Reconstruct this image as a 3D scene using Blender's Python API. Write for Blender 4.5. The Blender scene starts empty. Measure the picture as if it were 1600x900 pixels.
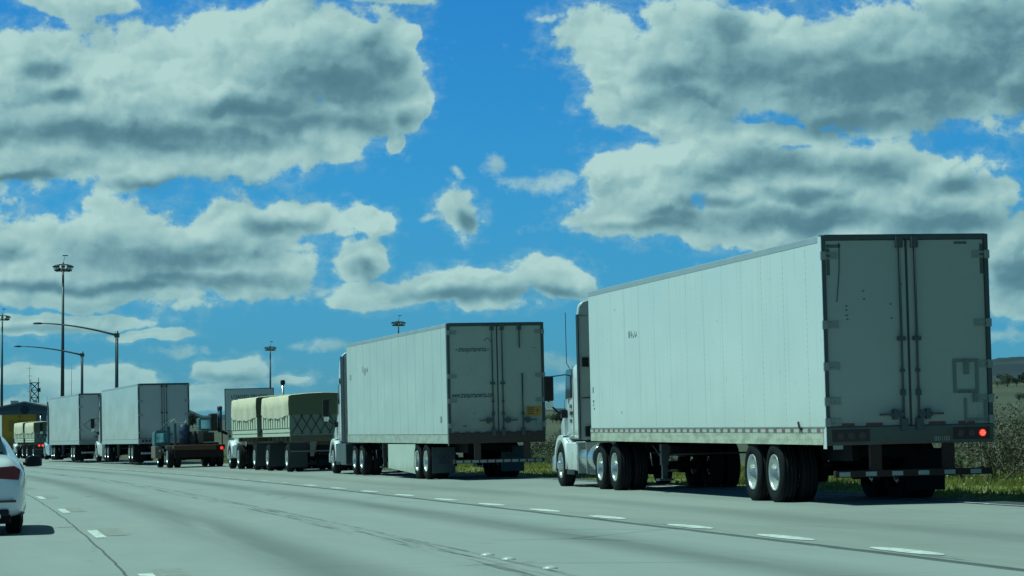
import bpy, bmesh, math, random
import numpy as np
from mathutils import Vector, Matrix
R = math.radians
random.seed(7); rng = np.random.default_rng(7)
scene = bpy.context.scene
col = scene.collection

# ------------------------------------------------------------------ camera
F, H, HOR, ROLL = 4100.0, 1.2, 695.0, R(.25)          # focal length in px of a 1600 px frame
K, CX, CY, R0 = .024, -1273.2, -200.1, 1288.8         # superelevated curve: surface = K * (radius - R0)
pitch = math.atan((HOR - 450) / F)
fwd = Vector((0, math.cos(pitch), math.sin(pitch)))
r_ = Vector((1, 0, 0)); u_ = r_.cross(fwd)
rt = math.cos(ROLL) * r_ - math.sin(ROLL) * u_
up = math.sin(ROLL) * r_ + math.cos(ROLL) * u_
cam = bpy.data.cameras.new('camera'); camo = bpy.data.objects.new('camera', cam); col.objects.link(camo)
cam.sensor_width = 36; cam.lens = F / 1600 * 36; cam.clip_start = .5; cam.clip_end = 9000
m = Matrix((rt, up, -fwd)).transposed().to_4x4(); m.translation = (0, 0, H)
camo.matrix_world = m
scene.camera = camo
scene.render.resolution_x, scene.render.resolution_y = 1024, 576
CAM = Vector((0, 0, H))

scene.cycles.max_bounces = 5; scene.cycles.diffuse_bounces = 2; scene.cycles.glossy_bounces = 2; scene.cycles.transmission_bounces = 2

# ------------------------------------------------------------------ node helper
class S:                                   # a socket with arithmetic
    def __init__(s, t, k): s.t, s.k = t, k
    def _m(s, op, *a, clamp=False):
        n = s.t.nodes.new('ShaderNodeMath'); n.operation = op; n.use_clamp = clamp
        for i, v in enumerate((s,) + a):
            if isinstance(v, S): s.t.links.new(v.k, n.inputs[i])
            else: n.inputs[i].default_value = v
        return S(s.t, n.outputs[0])
    def __add__(s, o): return s._m('ADD', o)
    __radd__ = __add__
    def __mul__(s, o): return s._m('MULTIPLY', o)
    __rmul__ = __mul__
    def __sub__(s, o): return s._m('SUBTRACT', o)
    def __rsub__(s, o): return (s * -1) + o
    def __truediv__(s, o): return s._m('DIVIDE', o)
    def ss(s, a, b):                       # smoothstep a..b (also falling when a > b)
        n = s.t.nodes.new('ShaderNodeMapRange'); n.interpolation_type = 'SMOOTHSTEP'
        s.t.links.new(s.k, n.inputs[0])
        if a < b: v = (a, b, 0, 1)
        else: v = (b, a, 1, 0)
        for i, x in enumerate(v): n.inputs[1 + i].default_value = x
        return S(s.t, n.outputs[0])
class T:                                   # a node tree
    def __init__(s, t): s.t = t
    def node(s, ty, **kw):
        n = s.t.nodes.new(ty)
        for k, v in kw.items(): setattr(n, k, v)
        return n
    def link(s, a, b): s.t.links.new(a.k if isinstance(a, S) else a, b)
    def coord(s, which='Object'): return s.node('ShaderNodeTexCoord').outputs[which]
    def vec(s, x, y, z=0.0):
        n = s.node('ShaderNodeCombineXYZ')
        for i, v in enumerate((x, y, z)):
            if isinstance(v, S): s.t.links.new(v.k, n.inputs[i])
            else: n.inputs[i].default_value = v
        return n.outputs[0]
    def xyz(s, v):
        n = s.node('ShaderNodeSeparateXYZ'); s.t.links.new(v, n.inputs[0])
        return [S(s.t, o) for o in n.outputs]
    def scale(s, v, k, off=(0, 0, 0)):
        n = s.node('ShaderNodeVectorMath', operation='MULTIPLY_ADD'); s.t.links.new(v, n.inputs[0])
        n.inputs[1].default_value = k if isinstance(k, (tuple, list)) else (k, k, k); n.inputs[2].default_value = off
        return n.outputs[0]
    def noise(s, v, sc=1, det=4, rough=.5, dist=0, out=0):
        n = s.node('ShaderNodeTexNoise'); s.t.links.new(v, n.inputs['Vector'])
        n.inputs['Scale'].default_value = sc; n.inputs['Detail'].default_value = det
        n.inputs['Roughness'].default_value = rough; n.inputs['Distortion'].default_value = dist
        return S(s.t, n.outputs[0]) if out == 0 else n.outputs[1]
    def voro(s, v, sc=1, feat='F1', rand=1):
        n = s.node('ShaderNodeTexVoronoi', feature=feat); s.t.links.new(v, n.inputs['Vector'])
        n.inputs['Scale'].default_value = sc; n.inputs['Randomness'].default_value = rand
        return S(s.t, n.outputs['Distance'])
    def mix(s, f, a, b, blend='MIX'):
        n = s.node('ShaderNodeMix', data_type='RGBA', blend_type=blend)
        if isinstance(f, S): s.t.links.new(f.k, n.inputs[0])
        else: n.inputs[0].default_value = f
        for i, v in ((6, a), (7, b)):
            if isinstance(v, (tuple, list)): n.inputs[i].default_value = (*v[:3], 1)
            else: s.link(v, n.inputs[i])
        return n.outputs[2]
    def ramp(s, f, stops):
        n = s.node('ShaderNodeValToRGB'); s.link(f, n.inputs[0]); e = n.color_ramp.elements
        while len(e) < len(stops): e.new(.5)
        for el, (p, c) in zip(e, stops): el.position = p; el.color = (*c, 1)
        return n.outputs[0]

# ------------------------------------------------------------------ sky, clouds and sun
SUN_EL, SUN_AZ = 63.0, -86.0               # azimuth clockwise from +Y
w = bpy.data.worlds.new('World'); scene.world = w; w.use_nodes = True
w.node_tree.nodes.clear(); t = T(w.node_tree)
sky = t.node('ShaderNodeTexSky', sky_type='NISHITA'); sky.sun_disc = False
sky.sun_elevation = R(SUN_EL); sky.sun_rotation = R(SUN_AZ); sky.air_density = 1.0; sky.dust_density = .3; sky.ozone_density = 2.0
d = t.node('ShaderNodeNewGeometry').outputs['Incoming']
x, y, z = t.xyz(t.scale(t.coord('Generated'), 1.0))
az = x._m('ARCTAN2', y) * (180 / math.pi)
el = z._m('ARCSINE') * (180 / math.pi)
P = t.vec(az, el)
def px2ang(px, py):
    v = fwd + rt * ((px - 800) / F) - up * ((py - 450) / F)
    return math.degrees(math.atan2(v.x, v.y)), math.degrees(math.atan2(v.z, math.hypot(v.x, v.y)))
PD = math.degrees(1 / F)
SKYRAMP = [(0, (.016, .050, .090)), (.02, (.0125, .052, .092)), (.06, (.0105, .058, .098)), (.11, (.0090, .058, .102)), (.25, (.009, .030, .028)), (1, (.007, .020, .018))]
WHITE = [(1180,212,170,26),(1250,340,270,48),(1000,300,100,60),(715,330,48,34),(735,342,36,26),(712,345,34,20),(560,408,46,34),(1380,160,220,60),(130,150,180,90),(300,150,200,100),(130,505,120,16),(60,120,175,80),(230,115,165,92),(400,110,180,120),(530,95,125,98),(605,75,60,50),(640,60,26,22),(642,160,34,50),(619,218,20,26),(560,165,90,60),
 (500,215,75,45),(100,230,220,66),(330,225,200,62),(360,262,90,20),(120,0,90,30),(560,-20,160,30),(-80,200,150,120),
 (60,405,150,70),(220,398,180,84),(370,364,140,58),(480,345,110,34),(560,347,48,20),(400,425,110,45),(100,458,190,28),(560,405,44,34),(-60,410,140,70),
 (600,458,85,30),(660,455,80,30),(740,446,110,36),(850,432,72,34),(900,440,36,22),(690,440,60,20),
 (722,335,50,40),
 (935,60,92,66),(990,150,85,52),(1100,100,180,110),(1300,110,260,104),(1500,90,200,118),(1010,185,80,26),(1680,90,150,90),
 (1000,265,95,48),(1100,262,130,56),(1250,295,250,78),(1420,285,125,60),(1500,325,90,55),(960,345,84,32),(1100,350,190,36),(1590,400,70,78),(1620,460,80,36),(1560,305,45,26),(1300,370,200,22),
 (60,508,150,19),(230,525,80,12),(360,580,78,20),(200,590,60,22),(60,588,100,20),(170,612,160,26),(330,622,110,26),(80,640,150,30),(440,590,32,7),
 (640,628,90,12),
 (-300,120,160,90),(-200,520,160,30),(1900,200,180,120),(700,-350,400,90),(1500,-420,500,120),(-200,-300,400,130)]
SOFT = [(770,254,16,15),(724,272,11,9),(512,541,55,9),(505,455,26,10),(680,342,45,9),(852,279,60,17),(285,548,60,9),(866,564,45,14),(900,600,70,14),(1590,520,60,14),(440,592,50,12)]
DARK = [(90,205,130,24),(270,215,190,22),(530,130,95,60),(590,90,40,40),(430,165,110,24),(480,190,120,24),(70,105,50,16),(95,150,40,12),(250,285,110,12),(640,180,24,22),(20,275,60,8),
 (250,402,150,28),(425,354,52,13),(120,448,220,9),(330,440,120,14),(20,395,50,14),(740,458,120,13),(860,450,60,12),(738,345,18,14),(565,414,20,14),
 (1400,125,250,70),(1180,110,130,40),(1560,60,110,70),(1330,190,200,22),(1080,150,70,26),(1140,40,30,26),(1640,140,100,70),(1060,118,60,24),
 (1220,262,110,22),(1370,270,60,26),(1230,345,260,18),(1120,318,60,11),(1000,352,100,10),(1480,345,120,24),(1250,310,60,12),(1590,430,50,40),(1500,290,40,14),
 (60,518,120,7),(360,590,60,8),(180,625,140,10),(-700,170,200,60)]
BRIGHT = [(330,60,150,40),(200,130,120,30),(1260,40,90,34),(950,40,60,36),(970,130,60,26),(1050,240,100,18),(120,345,120,14),(480,330,60,14),(800,415,90,12),(640,60,30,24),(1380,245,50,16),(980,345,50,12)]
wn = t.noise(P, .55, 3, .55, out=1)                      # domain warp
wv = t.node('ShaderNodeVectorMath', operation='MULTIPLY_ADD'); t.link(wn, wv.inputs[0])
wv.inputs[1].default_value = (.9, .6, 0)
pv = t.node('ShaderNodeVectorMath', operation='ADD'); t.link(P, pv.inputs[0]); pv.inputs[1].default_value = (-.45, -.3, 0)
t.link(pv.outputs[0], wv.inputs[2]); PW = wv.outputs[0]
def blobs(lst, pos, smooth=.12, grow=1.0):    # a serial chain: each step reads the last through z, which keeps the shader small
    u, v, _ = t.xyz(pos); acc = None; cur = pos
    for cx, cy, rx, ry in lst:
        a, e = px2ang(cx, cy); sx, sy = 1 / (rx * PD * grow), 1 / (ry * PD * grow)
        n = t.node('ShaderNodeVectorMath', operation='LENGTH'); t.link(t.scale(cur, (sx, sy, 0), (-a * sx, -e * sy, 0)), n.inputs[0])
        q = S(w.node_tree, n.outputs['Value'])
        acc = q if acc is None else acc._m('SMOOTH_MIN', q, smooth)
        cur = t.vec(u, v, acc)
    return acc
PN = t.scale(P, (1, 1.35, 1), (3.1, 1.7, 0))
f1 = t.noise(PN, .8, 7, .60, .15)
f0 = t.noise(PN, .8, 2, .5, .15)
LO = (-.22, .34)                                          # towards the light, in degrees
f2 = t.noise(t.scale(P, (1, 1.35, 1), (3.1 + LO[0], 1.7 + LO[1] * 1.35, 0)), .8, 3, .5, .15)
f3 = t.noise(PN, .8, 4, .5, .15)
g1 = t.noise(t.scale(PN, 1.0, (20, 7, 0)), 2.6, 5, .60)
g2 = t.noise(t.scale(PN, 1.0, (20 + LO[0] * .4, 7 + LO[1] * .5, 0)), 2.6, 3, .55)
big = t.noise(t.scale(P, (1, 2.4, 1), (9, 4, 0)), .4, 4, .5)
W = blobs(WHITE, PW)
shift = t.node('ShaderNodeVectorMath', operation='ADD'); t.link(PW, shift.inputs[0]); shift.inputs[1].default_value = (LO[0], LO[1], 0)
W2 = blobs([q for q in WHITE if q[2] >= 45 and q[3] >= 20], shift.outputs[0])
fw = t.node('ShaderNodeVectorMath', operation='MULTIPLY_ADD'); t.link(t.noise(P, 1.6, 4, .6, out=1), fw.inputs[0]); fw.inputs[1].default_value = (.8, .55, 0); t.link(PW, fw.inputs[2])
def puff(dx, dy, sc):
    v = t.voro(t.scale(fw.outputs[0], (1, 1.25, 1), (dx, dy, 0)), sc, 'SMOOTH_F1'); v.k.node.voronoi_dimensions = '2D'; v.k.node.inputs['Smoothness'].default_value = .35; return v
v1, v1b = puff(0, 0, .62), puff(-.16, .30, .62)
v2, v2b = puff(4, 9, 1.5), puff(4 - .07, 9 + .13, 1.5)
dens = (1.0 - W) + (f1 - .5) * .70 + (g1 - .5) * .38 + (.42 - v1) * .5 + (.42 - v2) * .28
alpha = dens.ss(-.03, .22)
SF = blobs(SOFT, PW, .1)
soft = ((1.0 - SF) + (f1 - .5) * 1.4 + (g1 - .5) * 1.7).ss(-.35, .9) * .75
wisp = (dens + (g1 - .5) * .9).ss(-.40, .45) * .34         # thin veil round the clouds
alpha = alpha._m('MAXIMUM', wisp)._m('MAXIMUM', soft)
lit = ((W2 - W) * .55 + (f3 - f2) * .7)._m('MAXIMUM', -.6)._m('MINIMUM', .6)
pf = (v1b - v1) * .60 + (v2b - v2) * .42
Kd = blobs(DARK, PW, .3)
dark = (Kd + (f0 - .5) * .75 + (f1 - f0) * .35).ss(1.7, .10)
Bd = blobs(BRIGHT, PW, .2)
thick = dens.ss(.25, 1.5)
rim = dens.ss(.50, .05)
tone = .73 + lit * .46 - thick * .04 - dark * .50 + Bd.ss(1.6, .2) * .16 + pf * (1 - dark * .65) + (g1 - g2) * .16 + (f1 - f3) * .10 + (big - .5) * .22 + rim * .13
tone = tone * (1 - soft * .0)
cloud = t.ramp(tone._m('ADD', 0.0, clamp=True), [(0, (.070, .180, .235)), (.25, (.105, .245, .30)), (.55, (.225, .43, .465)), (.82, (.35, .565, .56)), (1, (.43, .655, .63))])
haze = el.ss(4.5, .3)                                     # the low sky pales
cloud = t.mix(haze * .5, cloud, (.15, .39, .45))
skyc = t.mix(1.0, sky.outputs[0], t.ramp(el / 90, SKYRAMP), 'MULTIPLY')
lp = t.mix(alpha, skyc, cloud)
bg = t.node('ShaderNodeBackground'); bg.inputs[1].default_value = .1
for nd in w.node_tree.nodes:
    if nd.bl_idname == 'ShaderNodeTexNoise': nd.noise_dimensions = '2D'
# clouds and sky are written for strength 1, so they are carried ten times up for the 0.1 background
up10 = t.node('ShaderNodeVectorMath', operation='SCALE'); t.link(lp, up10.inputs[0]); up10.inputs['Scale'].default_value = 10
t.link(up10.outputs[0], bg.inputs[0])
wo = t.node('ShaderNodeOutputWorld'); t.link(bg.outputs[0], wo.inputs[0])
w.cycles.sampling_method = 'MANUAL'; w.cycles.sample_map_resolution = 512

sun = bpy.data.lights.new('sun', 'SUN'); sun.energy = 4.25; sun.angle = R(.5); sun.color = (.66, 1.0, .87)
suno = bpy.data.objects.new('sun', sun); col.objects.link(suno)
sv = Vector((math.sin(R(SUN_AZ)) * math.cos(R(SUN_EL)), math.cos(R(SUN_AZ)) * math.cos(R(SUN_EL)), math.sin(R(SUN_EL))))
suno.rotation_euler = sv.to_track_quat('Z', 'Y').to_euler(); suno.location = (-40, 0, 60)
vs = scene.view_settings; vs.view_transform = 'Standard'; vs.look = 'None'; vs.exposure = 0; vs.gamma = 1

# ------------------------------------------------------------------ geometry helpers
def surf(x, y): return K * (math.hypot(x - CX, y - CY) - R0)
def at(px, py):
    dd = fwd + rt * (px - 800) / F - up * (py - 450) / F
    tt = 8.0
    while tt < 900:
        p = CAM + dd * tt
        if p.z < surf(p.x, p.y): return p
        tt += .1
    return p
def col_at(px, Z, z=None):                   # world point on pixel column px at depth Z, on the road surface
    X = (px - 800) / F * Z / math.cos(pitch)
    return Vector((X, Z, surf(X, Z) if z is None else z))
def tag(o, label=None, cat=None, group=None, kind=None):
    if label: o['label'] = label
    if cat: o['category'] = cat
    if group: o['group'] = group
    if kind: o['kind'] = kind
    return o
def thing(name, label, cat, loc, rot=(0, 0, 0), group=None):
    o = bpy.data.objects.new(name, None); col.objects.link(o); o.location = loc; o.rotation_euler = rot
    o.empty_display_size = .3
    return tag(o, label, cat, group)
class MB:
    def __init__(s): s.v = []; s.f = []; s.sm = []; s.mi = []; s.cur = 0
    def add(s, vs, fs, smooth=False):
        b = len(s.v); s.v += [tuple(v) for v in vs]; s.f += [tuple(b + i for i in f) for f in fs]
        s.sm += [smooth] * len(fs); s.mi += [s.cur] * len(fs); return s
    def box(s, x0, x1, y0, y1, z0, z1, M=None):
        vs = [(x, y, z) for z in (z0, z1) for y in (y0, y1) for x in (x0, x1)]
        if M: vs = [M @ Vector(v) for v in vs]
        return s.add(vs, [(0, 2, 3, 1), (4, 5, 7, 6), (0, 1, 5, 4), (2, 6, 7, 3), (0, 4, 6, 2), (1, 3, 7, 5)])
    def prism(s, poly, a, b, axis='x', smooth=False):   # poly of 2D points extruded along axis from a to b
        n = len(poly)
        def P3(p, q):
            return {'x': (q, p[0], p[1]), 'y': (p[0], q, p[1]), 'z': (p[0], p[1], q)}[axis]
        vs = [P3(p, a) for p in poly] + [P3(p, b) for p in poly]
        s.add(vs, [(i, (i + 1) % n, n + (i + 1) % n, n + i) for i in range(n)], smooth)
        return s.add(vs, [tuple(range(n))[::-1], tuple(range(n, 2 * n))])
    def loft(s, rings, smooth=True, cap=True, closed=True):
        n = len(rings[0]); vs = [p for r in rings for p in r]; fs = []
        for k in range(len(rings) - 1):
            for i in range(n if closed else n - 1):
                j = (i + 1) % n; fs.append((k * n + i, k * n + j, (k + 1) * n + j, (k + 1) * n + i))
        s.add(vs, fs, smooth)
        if cap: s.add(vs, [tuple(range(n))[::-1], tuple(range((len(rings) - 1) * n, len(rings) * n))])
        return s
    def lathe(s, prof, c, axis='x', seg=28, sgn=1, smooth=True):   # prof: (along axis, radius)
        rings = []
        for a, r in prof:
            r = max(r, .0005); ring = []
            for i in range(seg):
                q = 2 * math.pi * i / seg; p, o = r * math.cos(q), r * math.sin(q)
                if axis == 'x': ring.append((c[0] + sgn * a, c[1] + p, c[2] + o))
                elif axis == 'y': ring.append((c[0] + p, c[1] + sgn * a, c[2] + o))
                else: ring.append((c[0] + p, c[1] + o, c[2] + sgn * a))
            rings.append(ring)
        return s.loft(rings, smooth, cap=False)
    def cyl(s, c, r, L, axis='z', seg=16, r2=None):
        r2 = r if r2 is None else r2
        return s.lathe([(0, 0), (0, r), (L, r2), (L, 0)], c, axis, seg, smooth=False) if seg < 9 else s._cyl(c, r, L, axis, seg, r2)
    def _cyl(s, c, r, L, axis, seg, r2):
        s.lathe([(0, r), (L, r2)], c, axis, seg); s.lathe([(0, 0), (0, r)], c, axis, seg, smooth=False)
        return s.lathe([(L, r2), (L, 0)], c, axis, seg, smooth=False)
    def tube(s, pts, r, seg=8, r1=None):
        pts = [Vector(p) for p in pts]; rings = []; n = len(pts)
        for i, p in enumerate(pts):
            dd = (pts[min(i + 1, n - 1)] - pts[max(i - 1, 0)]).normalized()
            a = dd.cross(Vector((0, 0, 1)) if abs(dd.z) < .9 else Vector((1, 0, 0))).normalized(); b = dd.cross(a)
            rr = r if r1 is None else r + (r1 - r) * i / (n - 1)
            rings.append([p + a * rr * math.cos(2 * math.pi * k / seg) + b * rr * math.sin(2 * math.pi * k / seg) for k in range(seg)])
        return s.loft(rings, True)
    def build(s, name, mat, parent=None, bevel=0, loc=None):
        me = bpy.data.meshes.new(name); me.from_pydata(s.v, [], s.f)
        me.polygons.foreach_set('use_smooth', s.sm)
        mats = mat if isinstance(mat, (list, tuple)) else [mat]
        for q in mats: me.materials.append(q)
        if len(mats) > 1: me.polygons.foreach_set('material_index', s.mi)
        bm = bmesh.new(); bm.from_mesh(me); bmesh.ops.remove_doubles(bm, verts=bm.verts, dist=1e-5)
        bmesh.ops.recalc_face_normals(bm, faces=bm.faces); bm.to_mesh(me); bm.free()
        o = bpy.data.objects.new(name, me); col.objects.link(o); o.parent = parent
        if loc: o.location = loc
        if bevel:
            b = o.modifiers.new('bevel', 'BEVEL'); b.width = bevel; b.segments = 2; b.limit_method = 'ANGLE'; b.angle_limit = R(40)
        return o
def build_each(parts, name, mat, parent, bevel=0):
    return [p.build(name, mat, parent, bevel) for p in parts]
def copy_tree(o, parent=None):
    c = o.copy(); col.objects.link(c); c.parent = parent
    for ch in o.children: copy_tree(ch, c)
    return c
def text_obj(name, s, size, mat, parent, M, ext=.001, bold=0, sx=1.0, align='LEFT'):
    cu = bpy.data.curves.new(name, 'FONT'); cu.body = s; cu.size = size; cu.extrude = ext; cu.offset = bold; cu.align_x = align
    tmp = bpy.data.objects.new(name + '_tmp', cu); col.objects.link(tmp)
    dg = bpy.context.evaluated_depsgraph_get(); me = bpy.data.meshes.new_from_object(tmp.evaluated_get(dg))
    bpy.data.objects.remove(tmp); me.transform(Matrix.Diagonal((sx, 1, 1, 1))); me.transform(M); me.materials.clear(); me.materials.append(mat); me.name = name
    o = bpy.data.objects.new(name, me); col.objects.link(o); o.parent = parent
    return o
def on_rear(x, y, z): return Matrix.Translation((x, y, z)) @ Matrix.Rotation(R(90), 4, 'X')
def on_left(x, y, z): return Matrix.Translation((x, y, z)) @ Matrix.Rotation(R(-90), 4, 'Z') @ Matrix.Rotation(R(90), 4, 'X')

# ------------------------------------------------------------------ materials
MATS = {}
def newmat(name):
    m = bpy.data.materials.new(name); m.use_nodes = True; t = T(m.node_tree)
    return m, t, m.node_tree.nodes['Principled BSDF']
def mat(name, c, rough=.5, metal=0, var=.15, sc=3.0, bump=0, coat=0, dirt=None, dz=(0, 1)):
    if name in MATS: return MATS[name]
    m, t, b = newmat(name); o = t.coord()
    n = t.noise(o, sc, 6, .6); n2 = t.noise(o, sc * 7, 3, .6)
    f = (n * .65 + n2 * .35 - .5) * (var * 3)
    k = f + 1.0
    v = t.node('ShaderNodeVectorMath', operation='SCALE'); v.inputs[0].default_value = c; t.link(k, v.inputs['Scale'])
    cc = v.outputs[0]
    if dirt:
        z = t.xyz(o)[2]; g = (z + (n - .5) * .8).ss(dz[1], dz[0])
        cc = t.mix(g * .8, cc, dirt)
    t.link(cc, b.inputs['Base Color'])
    t.link((n - .5) * .3 + rough, b.inputs['Roughness'])
    if max(c) < .03: b.inputs['Specular IOR Level'].default_value = .12
    b.inputs['Metallic'].default_value = metal; b.inputs['Coat Weight'].default_value = coat
    if bump:
        bn = t.node('ShaderNodeBump'); bn.inputs['Strength'].default_value = bump; bn.inputs['Distance'].default_value = .02
        t.link(n2, bn.inputs['Height']); t.link(bn.outputs[0], b.inputs['Normal'])
    MATS[name] = m; return m
def emit(name, c, s):
    m, t, b = newmat(name); b.inputs['Base Color'].default_value = (*c, 1); b.inputs['Emission Color'].default_value = (*c, 1)
    b.inputs['Emission Strength'].default_value = s; MATS[name] = m; return m
def side_mat(name, c, pitch_, y0, line=.5, rivets=True, rough=.35, patch=.12, dirtc=(.45, .42, .33), wave=.02, rust=0.0):
    m, t, b = newmat(name); o = t.coord(); x, y, z = t.xyz(o)
    ph = (((y - y0) / pitch_)._m('FRACT') - .5)._m('ABSOLUTE') * pitch_           # distance to the seam
    seam = ph.ss(.016, .004)
    if rivets:
        rv = ((z / .085)._m('FRACT') - .5)._m('ABSOLUTE').ss(.36, .2)
        seam = seam * (rv * .75 + .3)
    seam = seam * line
    big = t.noise(t.scale(o, (1, .35, .8)), 1.1, 5, .55)
    streak = t.noise(t.scale(o, (1, 5, .25)), 1.6, 5, .6)
    spots = t.noise(o, 9, 2, .5).ss(.69, .76) * .45
    c0 = t.mix((big - .5) * 3 * patch + .5, tuple(q * .90 for q in c), tuple(min(1, q * 1.05) for q in c))
    c1 = t.mix((streak.ss(.5, .75)) * .34, c0, dirtc)
    low = (z + (streak - .5) * .7).ss(1.75, 1.0) * .3
    c2 = t.mix(low, c1, dirtc)
    c3 = t.mix(seam + spots * .5, c2, (.12, .13, .12))
    t.link(c3, b.inputs['Base Color']); t.link((big - .5) * .3 + rough, b.inputs['Roughness'])
    pan = ((ph / pitch_) * math.pi * 2)._m('COSINE') * -.5
    wob = t.noise(t.scale(o, (1, 1, 1)), .9, 2, .5)
    bn = t.node('ShaderNodeBump'); bn.inputs['Strength'].default_value = .35; bn.inputs['Distance'].default_value = wave
    t.link(pan * .15 + wob - seam * .3, bn.inputs['Height']); t.link(bn.outputs[0], b.inputs['Normal'])
    MATS[name] = m; return m
def tape_mat():
    m, t, b = newmat('reflective_tape'); x, y, z = t.xyz(t.coord())
    f = ((y + x) / .46)._m('FRACT')._m('GREATER_THAN', .6)
    n = t.noise(t.coord(), 14, 3, .6)
    c = t.mix(f, t.mix(n, (.42, .42, .36), (.62, .62, .54)), t.mix(n.ss(.4, .6), (.30, .07, .05), (.22, .16, .12)))
    t.link(c, b.inputs['Base Color']); b.inputs['Roughness'].default_value = .4
    MATS['tape'] = m; return m
def rail_mat(name, c, step=.155):
    m, t, b = newmat(name); o = t.coord(); x, y, z = t.xyz(o)
    fy = ((y / step)._m('FRACT') - .5)._m('ABSOLUTE') * step; fz = (((z - .04) / .085)._m('FRACT') - .5)._m('ABSOLUTE') * .085
    dd = (fy * fy + fz * fz)._m('SQRT'); dot = dd.ss(.018, .010)
    n = t.noise(t.scale(o, (1, 1, 3)), 2.5, 6, .6)
    c0 = t.mix(n.ss(.35, .7), c, (.40, .38, .27)); c1 = t.mix(dot * .55, c0, (.13, .13, .11))
    t.link(c1, b.inputs['Base Color']); b.inputs['Roughness'].default_value = .45; MATS[name] = m; return m

white = mat('white_paint', (.78, .78, .76), .3, coat=.3, var=.05, dirt=(.42, .38, .3), dz=(.2, 1.0))
grey_shaded = mat('shaded_door_paint', (.46, .47, .45), .5, var=.10, sc=1.2, dirt=(.22, .20, .17), dz=(1.0, 2.0))  # base greyed to carry the rear-face shade, dirt towards the bottom
door_white = mat('shaded_rear_door', (.39, .415, .37), .45, var=.07, sc=.9, dirt=(.30, .28, .24), dz=(.9, 1.8))  # white doors, rear-face shade put into the base colour, dirt lower down
door_worn = mat('worn_door_white', (.40, .43, .37), .5, var=.13, sc=1.3, dirt=(.20, .19, .17), dz=(.9, 2.4))  # worn white, also darkened in colour for the rear-face shade
steel = mat('galvanised_steel', (.30, .33, .31), .5, metal=.2, var=.2)
alu = mat('aluminium_rail', (.55, .56, .54), .4, metal=.4, var=.12, sc=2)
chrome = mat('polished_alloy', (.62, .63, .62), .24, metal=.75, var=.08)
rimm = mat('painted_rim', (.62, .63, .62), .3, metal=.5, var=.12, sc=6)
rubber = mat('tyre_rubber', (.017, .018, .019), .9, var=.3, sc=8, bump=.3, dirt=(.04, .037, .032), dz=(-.6, -.3))
black = mat('black_chassis', (.010, .010, .011), .6, var=.3)
blackp = mat('black_plastic', (.02, .02, .022), .35, var=.1)
seal = mat('dark_seal', (.045, .05, .05), .6, var=.2)
rust = mat('rusty_steel', (.034, .016, .012), .8, var=.4, sc=6, bump=.3)
sillm = mat('rear_sill_paint', (.085, .098, .086), .6, var=.25, sc=3, dirt=(.09, .05, .035), dz=(.7, 1.2))
darkframe = mat('dark_door_frame', (.06, .075, .075), .5, var=.2)
redlens = mat('dark_red_lens', (.06, .010, .009), .25, var=.1, coat=.5)
glass = mat('dark_window_glass', (.02, .035, .04), .06, var=.1, coat=.6)
redlamp = emit('lit_red_lamp', (1.0, .03, .018), 1.1)
redlamp2 = emit('lit_red_lamp_far', (1.0, .06, .03), 1.6)
ink = mat('black_lettering', (.03, .035, .05), .6, var=.2)
inkb = mat('blue_black_lettering', (.035, .05, .09), .6, var=.25, sc=20)
tape = tape_mat()
rail_cream = rail_mat('cream_lower_rail', (.62, .60, .46))

# ------------------------------------------------------------------ ground, road, hills
EDGE = 13.45
def drift(s):                               # lane lines bend slightly against the road edge
    return float(np.interp(s, [200, 226, 240, 256, 292, 326, 362, 420], [.75, .42, .2, 0, -.3, -.8, -1.2, -1.6]))
def polar(u, s, dz=0.0):
    a = s / 1300.0; r = R0 + u
    return (CX + r * math.cos(a), CY + r * math.sin(a), K * u + dz)
def road_sheet(name, us, ss, matl, dz=0.0, lines=True):
    vs = []; uv = []
    for s in ss:
        for u in us:
            vs.append(polar(u, s, dz)); uv.append((u - (drift(s) if lines else 0), s))
    nu = len(us); fs = [(j * nu + i, j * nu + i + 1, (j + 1) * nu + i + 1, (j + 1) * nu + i) for j in range(len(ss) - 1) for i in range(nu - 1)]
    me = bpy.data.meshes.new(name); me.from_pydata(vs, [], fs); l = me.uv_layers.new(name='UVMap')
    for p in me.polygons:
        for li in p.loop_indices: l.data[li].uv = uv[me.loops[li].vertex_index]
    me.materials.append(matl); o = bpy.data.objects.new(name, me); col.objects.link(o)
    return tag(o, kind='structure')
m, t, b = newmat('worn_concrete'); uvc = t.coord('UV'); u, v, _ = t.xyz(uvc)
n1 = t.noise(t.scale(uvc, (1.0, .16, 1)), 1.3, 6, .6); n2 = t.noise(uvc, 14, 5, .65); n3 = t.noise(uvc, .25, 4, .5); spk = t.noise(uvc, 60, 2, .6)
wob = t.noise(t.scale(uvc, (.0, .35, 1)), 1.0, 5, .65)
def band(c, wd, k): 
    q = (u - c) / wd; return (q * q * -1)._m('EXPONENT') * k
oil = band(5.55, .42, 1.0) + band(1.95, .5, .95) + band(-1.7, .5, .8) + band(9.2, .6, .55)
oil = oil * (t.noise(t.scale(uvc, (1.4, .05, 1)), 1.1, 5, .6).ss(.12, .62)) * .52
wheel = (band(4.7, .3, 1) + band(6.5, .3, 1) + band(1.0, .3, 1) + band(2.9, .3, 1) + band(8.4, .3, 1) + band(10.3, .3, 1)) * -.05
uj = u + (wob - .5) * .10
crack = lambda c, wd, k, th: ((uj - c)._m('ABSOLUTE').ss(wd, wd * .35)) * (t.noise(t.scale(uvc, (3, .5, 1), (c, 0, 0)), 1.3, 4, .7).ss(th, th + .16)) * k
ck = crack(7.06, .085, .85, .10) + crack(6.98, .03, .8, .3) + crack(3.72, .05, .5, .4) + crack(.12, .022, .8, .1)
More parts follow.
